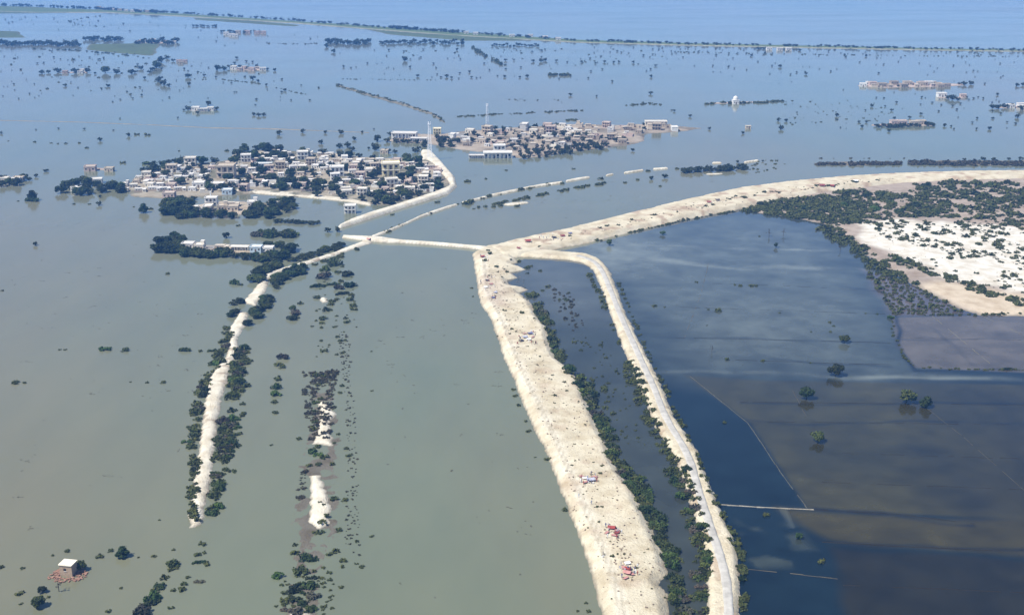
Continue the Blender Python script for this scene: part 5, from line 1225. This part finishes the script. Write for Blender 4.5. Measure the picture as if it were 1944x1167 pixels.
# ------------------------------------------------------------------ camp on the sand
def tent(cloth, w=5.0, d=4.0, h=2.2):
    p = []; b = MB(); n = 8; V, F = [], []
    for j in range(n + 1):
        for i in range(n + 1):
            u, v = i / n * 2 - 1, j / n * 2 - 1
            V.append((u * w / 2, v * d / 2, h * (1 - .45 * abs(v) ** 1.4) - .12 * math.cos(u * 3) + .07 * math.sin(5 * u + 3 * v)))
    for j in range(n):
        for i in range(n): F.append((j * (n + 1) + i, j * (n + 1) + i + 1, (j + 1) * (n + 1) + i + 1, (j + 1) * (n + 1) + i))
    me = bpy.data.meshes.new("canopy"); me.from_pydata(V, [], F); me.materials.append(M[cloth]); p.append(("canopy", me))
    for x in (-w / 2 + .2, w / 2 - .2):
        p.append(("pole", MB().tube([(x, 0, -.2), (x, 0, h - .1)], [.06, .05], 6).mesh("pole", M['wood'])))
        for y in (-d / 2 + .15, d / 2 - .15): p.append(("pole", MB().tube([(x, y, -.2), (x, y, h * .58)], [.05, .045], 6).mesh("pole", M['wood'])))
    b = MB(); b.box(0, .2, .25, 1.9, .95, .07); b.box(1.4, -.7, .22, .7, .6, .5, .3); b.box(-1.5, .6, .2, .6, .8, .45, .5)
    p.append(("bundle", b.mesh("bundle", M['maroon'])))
    return p
def charpoy():
    p = []
    p.append(("bed_top", MB().box(0, 0, .45, 1.9, .95, .06).mesh("bed_top", M['pinkcloth'])))
    for x in (-.9, .9):
        for y in (-.42, .42): p.append(("leg", MB().box(x, y, .2, .09, .09, .46).mesh("leg", M['wood'])))
    return p
TC = 'shelters of the sand camp'; TP = {}
for (x, y, c, s, f) in ((1161, 1003, 'red', 1.0, 'red cloth shelter in the middle of the near camp on the sand'), (1191, 1088, 'pinkcloth', 1.0, 'pale red shelter nearest the lower frame on the sand'), (1192, 1080, 'red', .8, 'small red shelter just behind the pale red one'),
                        (1121, 912, 'greycloth', 1.15, 'grey white shelter of the upper near camp on the sand'), (1110, 908, 'whitecloth', .7, 'small white shelter left of the grey white one'), (1190, 1070, 'whitecloth', .8, 'white shelter above the red shelters on the sand'),
                        (1170, 1012, 'maroon', .7, 'small maroon shelter below the red cloth shelter'), (1002, 459, 'red', 1.9, 'wide red shelter at the start of the upper embankment'), (916, 488, 'red', 1.4, 'red shelter at the sand tip by the bridge'),
                        (1006, 634, 'bluecloth', 1.0, 'dark blue shelter in the camp halfway up the sand'), (996, 641, 'greycloth', 1.0, 'grey shelter in the camp halfway up the sand'), (1004, 645, 'whitecloth', .8, 'white shelter in the camp halfway up the sand'), (990, 648, 'darkcloth', .8, 'black shelter in the camp halfway up the sand'),
                        (925, 533, 'darkcloth', .8, 'black shelter in the upper camp by the bridge'), (932, 540, 'pinkcloth', .8, 'pale red shelter in the upper camp by the bridge'), (922, 546, 'whitecloth', .8, 'white shelter in the upper camp by the bridge'), (940, 556, 'greycloth', .8, 'grey shelter in the upper camp by the bridge'), (936, 566, 'bluecloth', .8, 'dark blue shelter in the upper camp by the bridge'),
                        (1052, 452, 'darkcloth', 1.5, 'black shelter on the upper embankment above the lone tree'), (1068, 449, 'maroon', 1.5, 'maroon shelter on the upper embankment'), (1082, 444, 'bluecloth', 1.3, 'dark blue shelter on the upper embankment'), (1346, 385, 'maroon', 1.7, 'maroon shelter far along the upper embankment'),
                        (1362, 381, 'darkcloth', 1.6, 'black shelter far along the upper embankment'), (1560, 354, 'maroon', 2.2, 'maroon shelter on the bend of the upper embankment'), (1580, 354, 'red', 1.6, 'dull red shelter on the bend of the upper embankment'), (1625, 345, 'whitecloth', 1.8, 'white shelter at the far end of the upper embankment'),
                        (712, 455, 'maroon', 1.0, 'maroon shelter at the left end of the bridge causeway'), (722, 458, 'darkcloth', 1.0, 'black shelter at the left end of the bridge causeway'), (700, 455, 'pinkcloth', 1.0, 'pale red shelter left of the bridge causeway'), (1000, 475, 'darkcloth', 1.2, 'long black shelter where the paved road begins'), (985, 472, 'maroon', 1.0, 'maroon shelter where the paved road begins')):
    if c not in TP: TP[c] = tent(c)
    spawn('shelter', TP[c], at(x, y), rnd.uniform(-.5, .5), s * (.52 if s < 1.2 else .4), cat='shelter', group=TC, full=f)
CH = charpoy()
for (x, y) in ((1152, 1012), (1166, 1017), (1172, 1008), (1188, 1098), (1200, 1090), (1183, 1078), (1112, 916), (1104, 905), (1130, 906), (996, 634), (1012, 640)):
    spawn('string_bed', CH, at(x, y), rnd.uniform(0, 3.1), 1.0, 'low string bed with red bedding', 'on the sand camp', 'bed', 'string beds of the sand camp', 'y')
def person_mesh(pose, cloth):
    me = bpy.data.meshes.new("p"); r = []
    if pose == 'stand':
        j = [(0, 0, .95), (0, 0, 1.2), (0, 0, 1.42), (0, .01, 1.52), (0, .02, 1.66), (-.1, 0, .9), (-.11, .02, .5), (-.11, 0, .06), (-.11, -.14, .03), (.1, 0, .9), (.11, .02, .5), (.11, 0, .06), (.11, -.14, .03), (-.2, 0, 1.4), (-.26, .02, 1.12), (-.27, -.06, .86), (.2, 0, 1.4), (.26, .02, 1.12), (.27, -.06, .86)]
    else:
        j = [(0, .1, .2), (0, .06, .48), (0, 0, .72), (0, -.02, .82), (0, -.04, .96), (-.1, .05, .18), (-.2, -.35, .32), (-.18, -.42, .05), (-.18, -.55, .03), (.1, .05, .18), (.2, -.35, .32), (.18, -.42, .05), (.18, -.55, .03), (-.2, 0, .68), (-.26, -.1, .42), (-.16, -.32, .38), (.2, 0, .68), (.26, -.1, .42), (.16, -.32, .38)]
    e = [(0, 1), (1, 2), (2, 3), (3, 4), (0, 5), (5, 6), (6, 7), (7, 8), (0, 9), (9, 10), (10, 11), (11, 12), (2, 13), (13, 14), (14, 15), (2, 16), (16, 17), (17, 18)]
    rad = [.17, .16, .15, .07, .115, .12, .09, .06, .05, .12, .09, .06, .05, .085, .06, .045, .085, .06, .045]
    me.from_pydata(j, e, []); o = bpy.data.objects.new("p", me); COL.objects.link(o)
    md = o.modifiers.new("s", 'SKIN'); sv = me.skin_vertices[0].data
    for i, q in enumerate(rad): sv[i].radius = (q, q * .8)
    sv[0].use_root = True
    o.modifiers.new("u", 'SUBSURF').levels = 1
    dg = bpy.context.evaluated_depsgraph_get(); out = bpy.data.meshes.new_from_object(o.evaluated_get(dg))
    bpy.data.objects.remove(o)
    out.materials.clear(); out.materials.append(M[cloth]); out.materials.append(M['skin']); out.materials.append(M['darkcloth'])
    head = 1.56 if pose == 'stand' else .87
    for f in out.polygons:
        c = f.center; f.use_smooth = True
        f.material_index = 0
        if c.z > head: f.material_index = 2 if (c.z > head + .11 or c.y > .06) else 1
        elif pose == 'stand' and (c.z < .1 or (abs(c.x) > .22 and c.z < .92)): f.material_index = 1
    return out
PM = {(a, c): person_mesh(a, c) for a in ('stand', 'sit') for c in ('whitecloth', 'greycloth', 'red', 'bluecloth', 'darkcloth')}
CN = dict(whitecloth='white', greycloth='grey', red='red', bluecloth='dark blue', darkcloth='black')
def people(cx, cy, sx, sy, n, place):
    for _ in range(n):
        a = rnd.choice(('stand', 'stand', 'sit')); c = rnd.choice(list(CN))
        spawn('person', PM[a, c], at(cx + rnd.uniform(-sx, sx), cy + rnd.uniform(-sy, sy)), rnd.uniform(0, 6.28), rnd.uniform(.93, 1.05), 'person in %s %s' % (CN[c], 'standing' if a == 'stand' else 'sitting'), place, 'person', 'people of the sand camp', 'x')
people(1165, 1010, 16, 12, 12, 'by the red cloth shelter'); people(1193, 1086, 18, 14, 12, 'by the pale red shelter'); people(1118, 910, 20, 10, 14, 'by the grey white shelter'); people(1000, 642, 18, 12, 14, 'by the camp halfway up'); people(930, 548, 18, 22, 18, 'in the upper camp by the bridge')
people(1060, 452, 40, 7, 12, 'on the upper embankment'); people(920, 490, 8, 8, 6, 'by the red shelter at the tip'); people(1145, 1055, 2, 4, 2, 'alone on the sand track'); people(1110, 930, 20, 30, 6, 'on the sand below the grey shelter'); people(715, 456, 14, 2, 6, 'at the left end of the bridge')
# ------------------------------------------------------------------ haze: one box of thin air round everything
def haze():
    b = MB(); b.box(0, 7700, 101.5, 18100, 16700, 205)
    m = bpy.data.materials.new("haze"); m.use_nodes = True; nt = m.node_tree
    nt.nodes.remove(nt.nodes["Principled BSDF"])
    v = nt.nodes.new("ShaderNodeVolumePrincipled")
    v.inputs['Color'].default_value = (.16, .43, 1.0, 1); v.inputs["Density"].default_value = .00018; v.inputs['Anisotropy'].default_value = .1
    nt.links.new(v.outputs[0], nt.nodes["Material Output"].inputs['Volume'])
    o = bpy.data.objects.new("haze", b.mesh("haze", m)); COL.objects.link(o)
    o['kind'] = 'stuff'; o['label'] = 'thin blue haze lying over the whole flooded plain'; o['category'] = 'haze'
haze()

finish_labels()
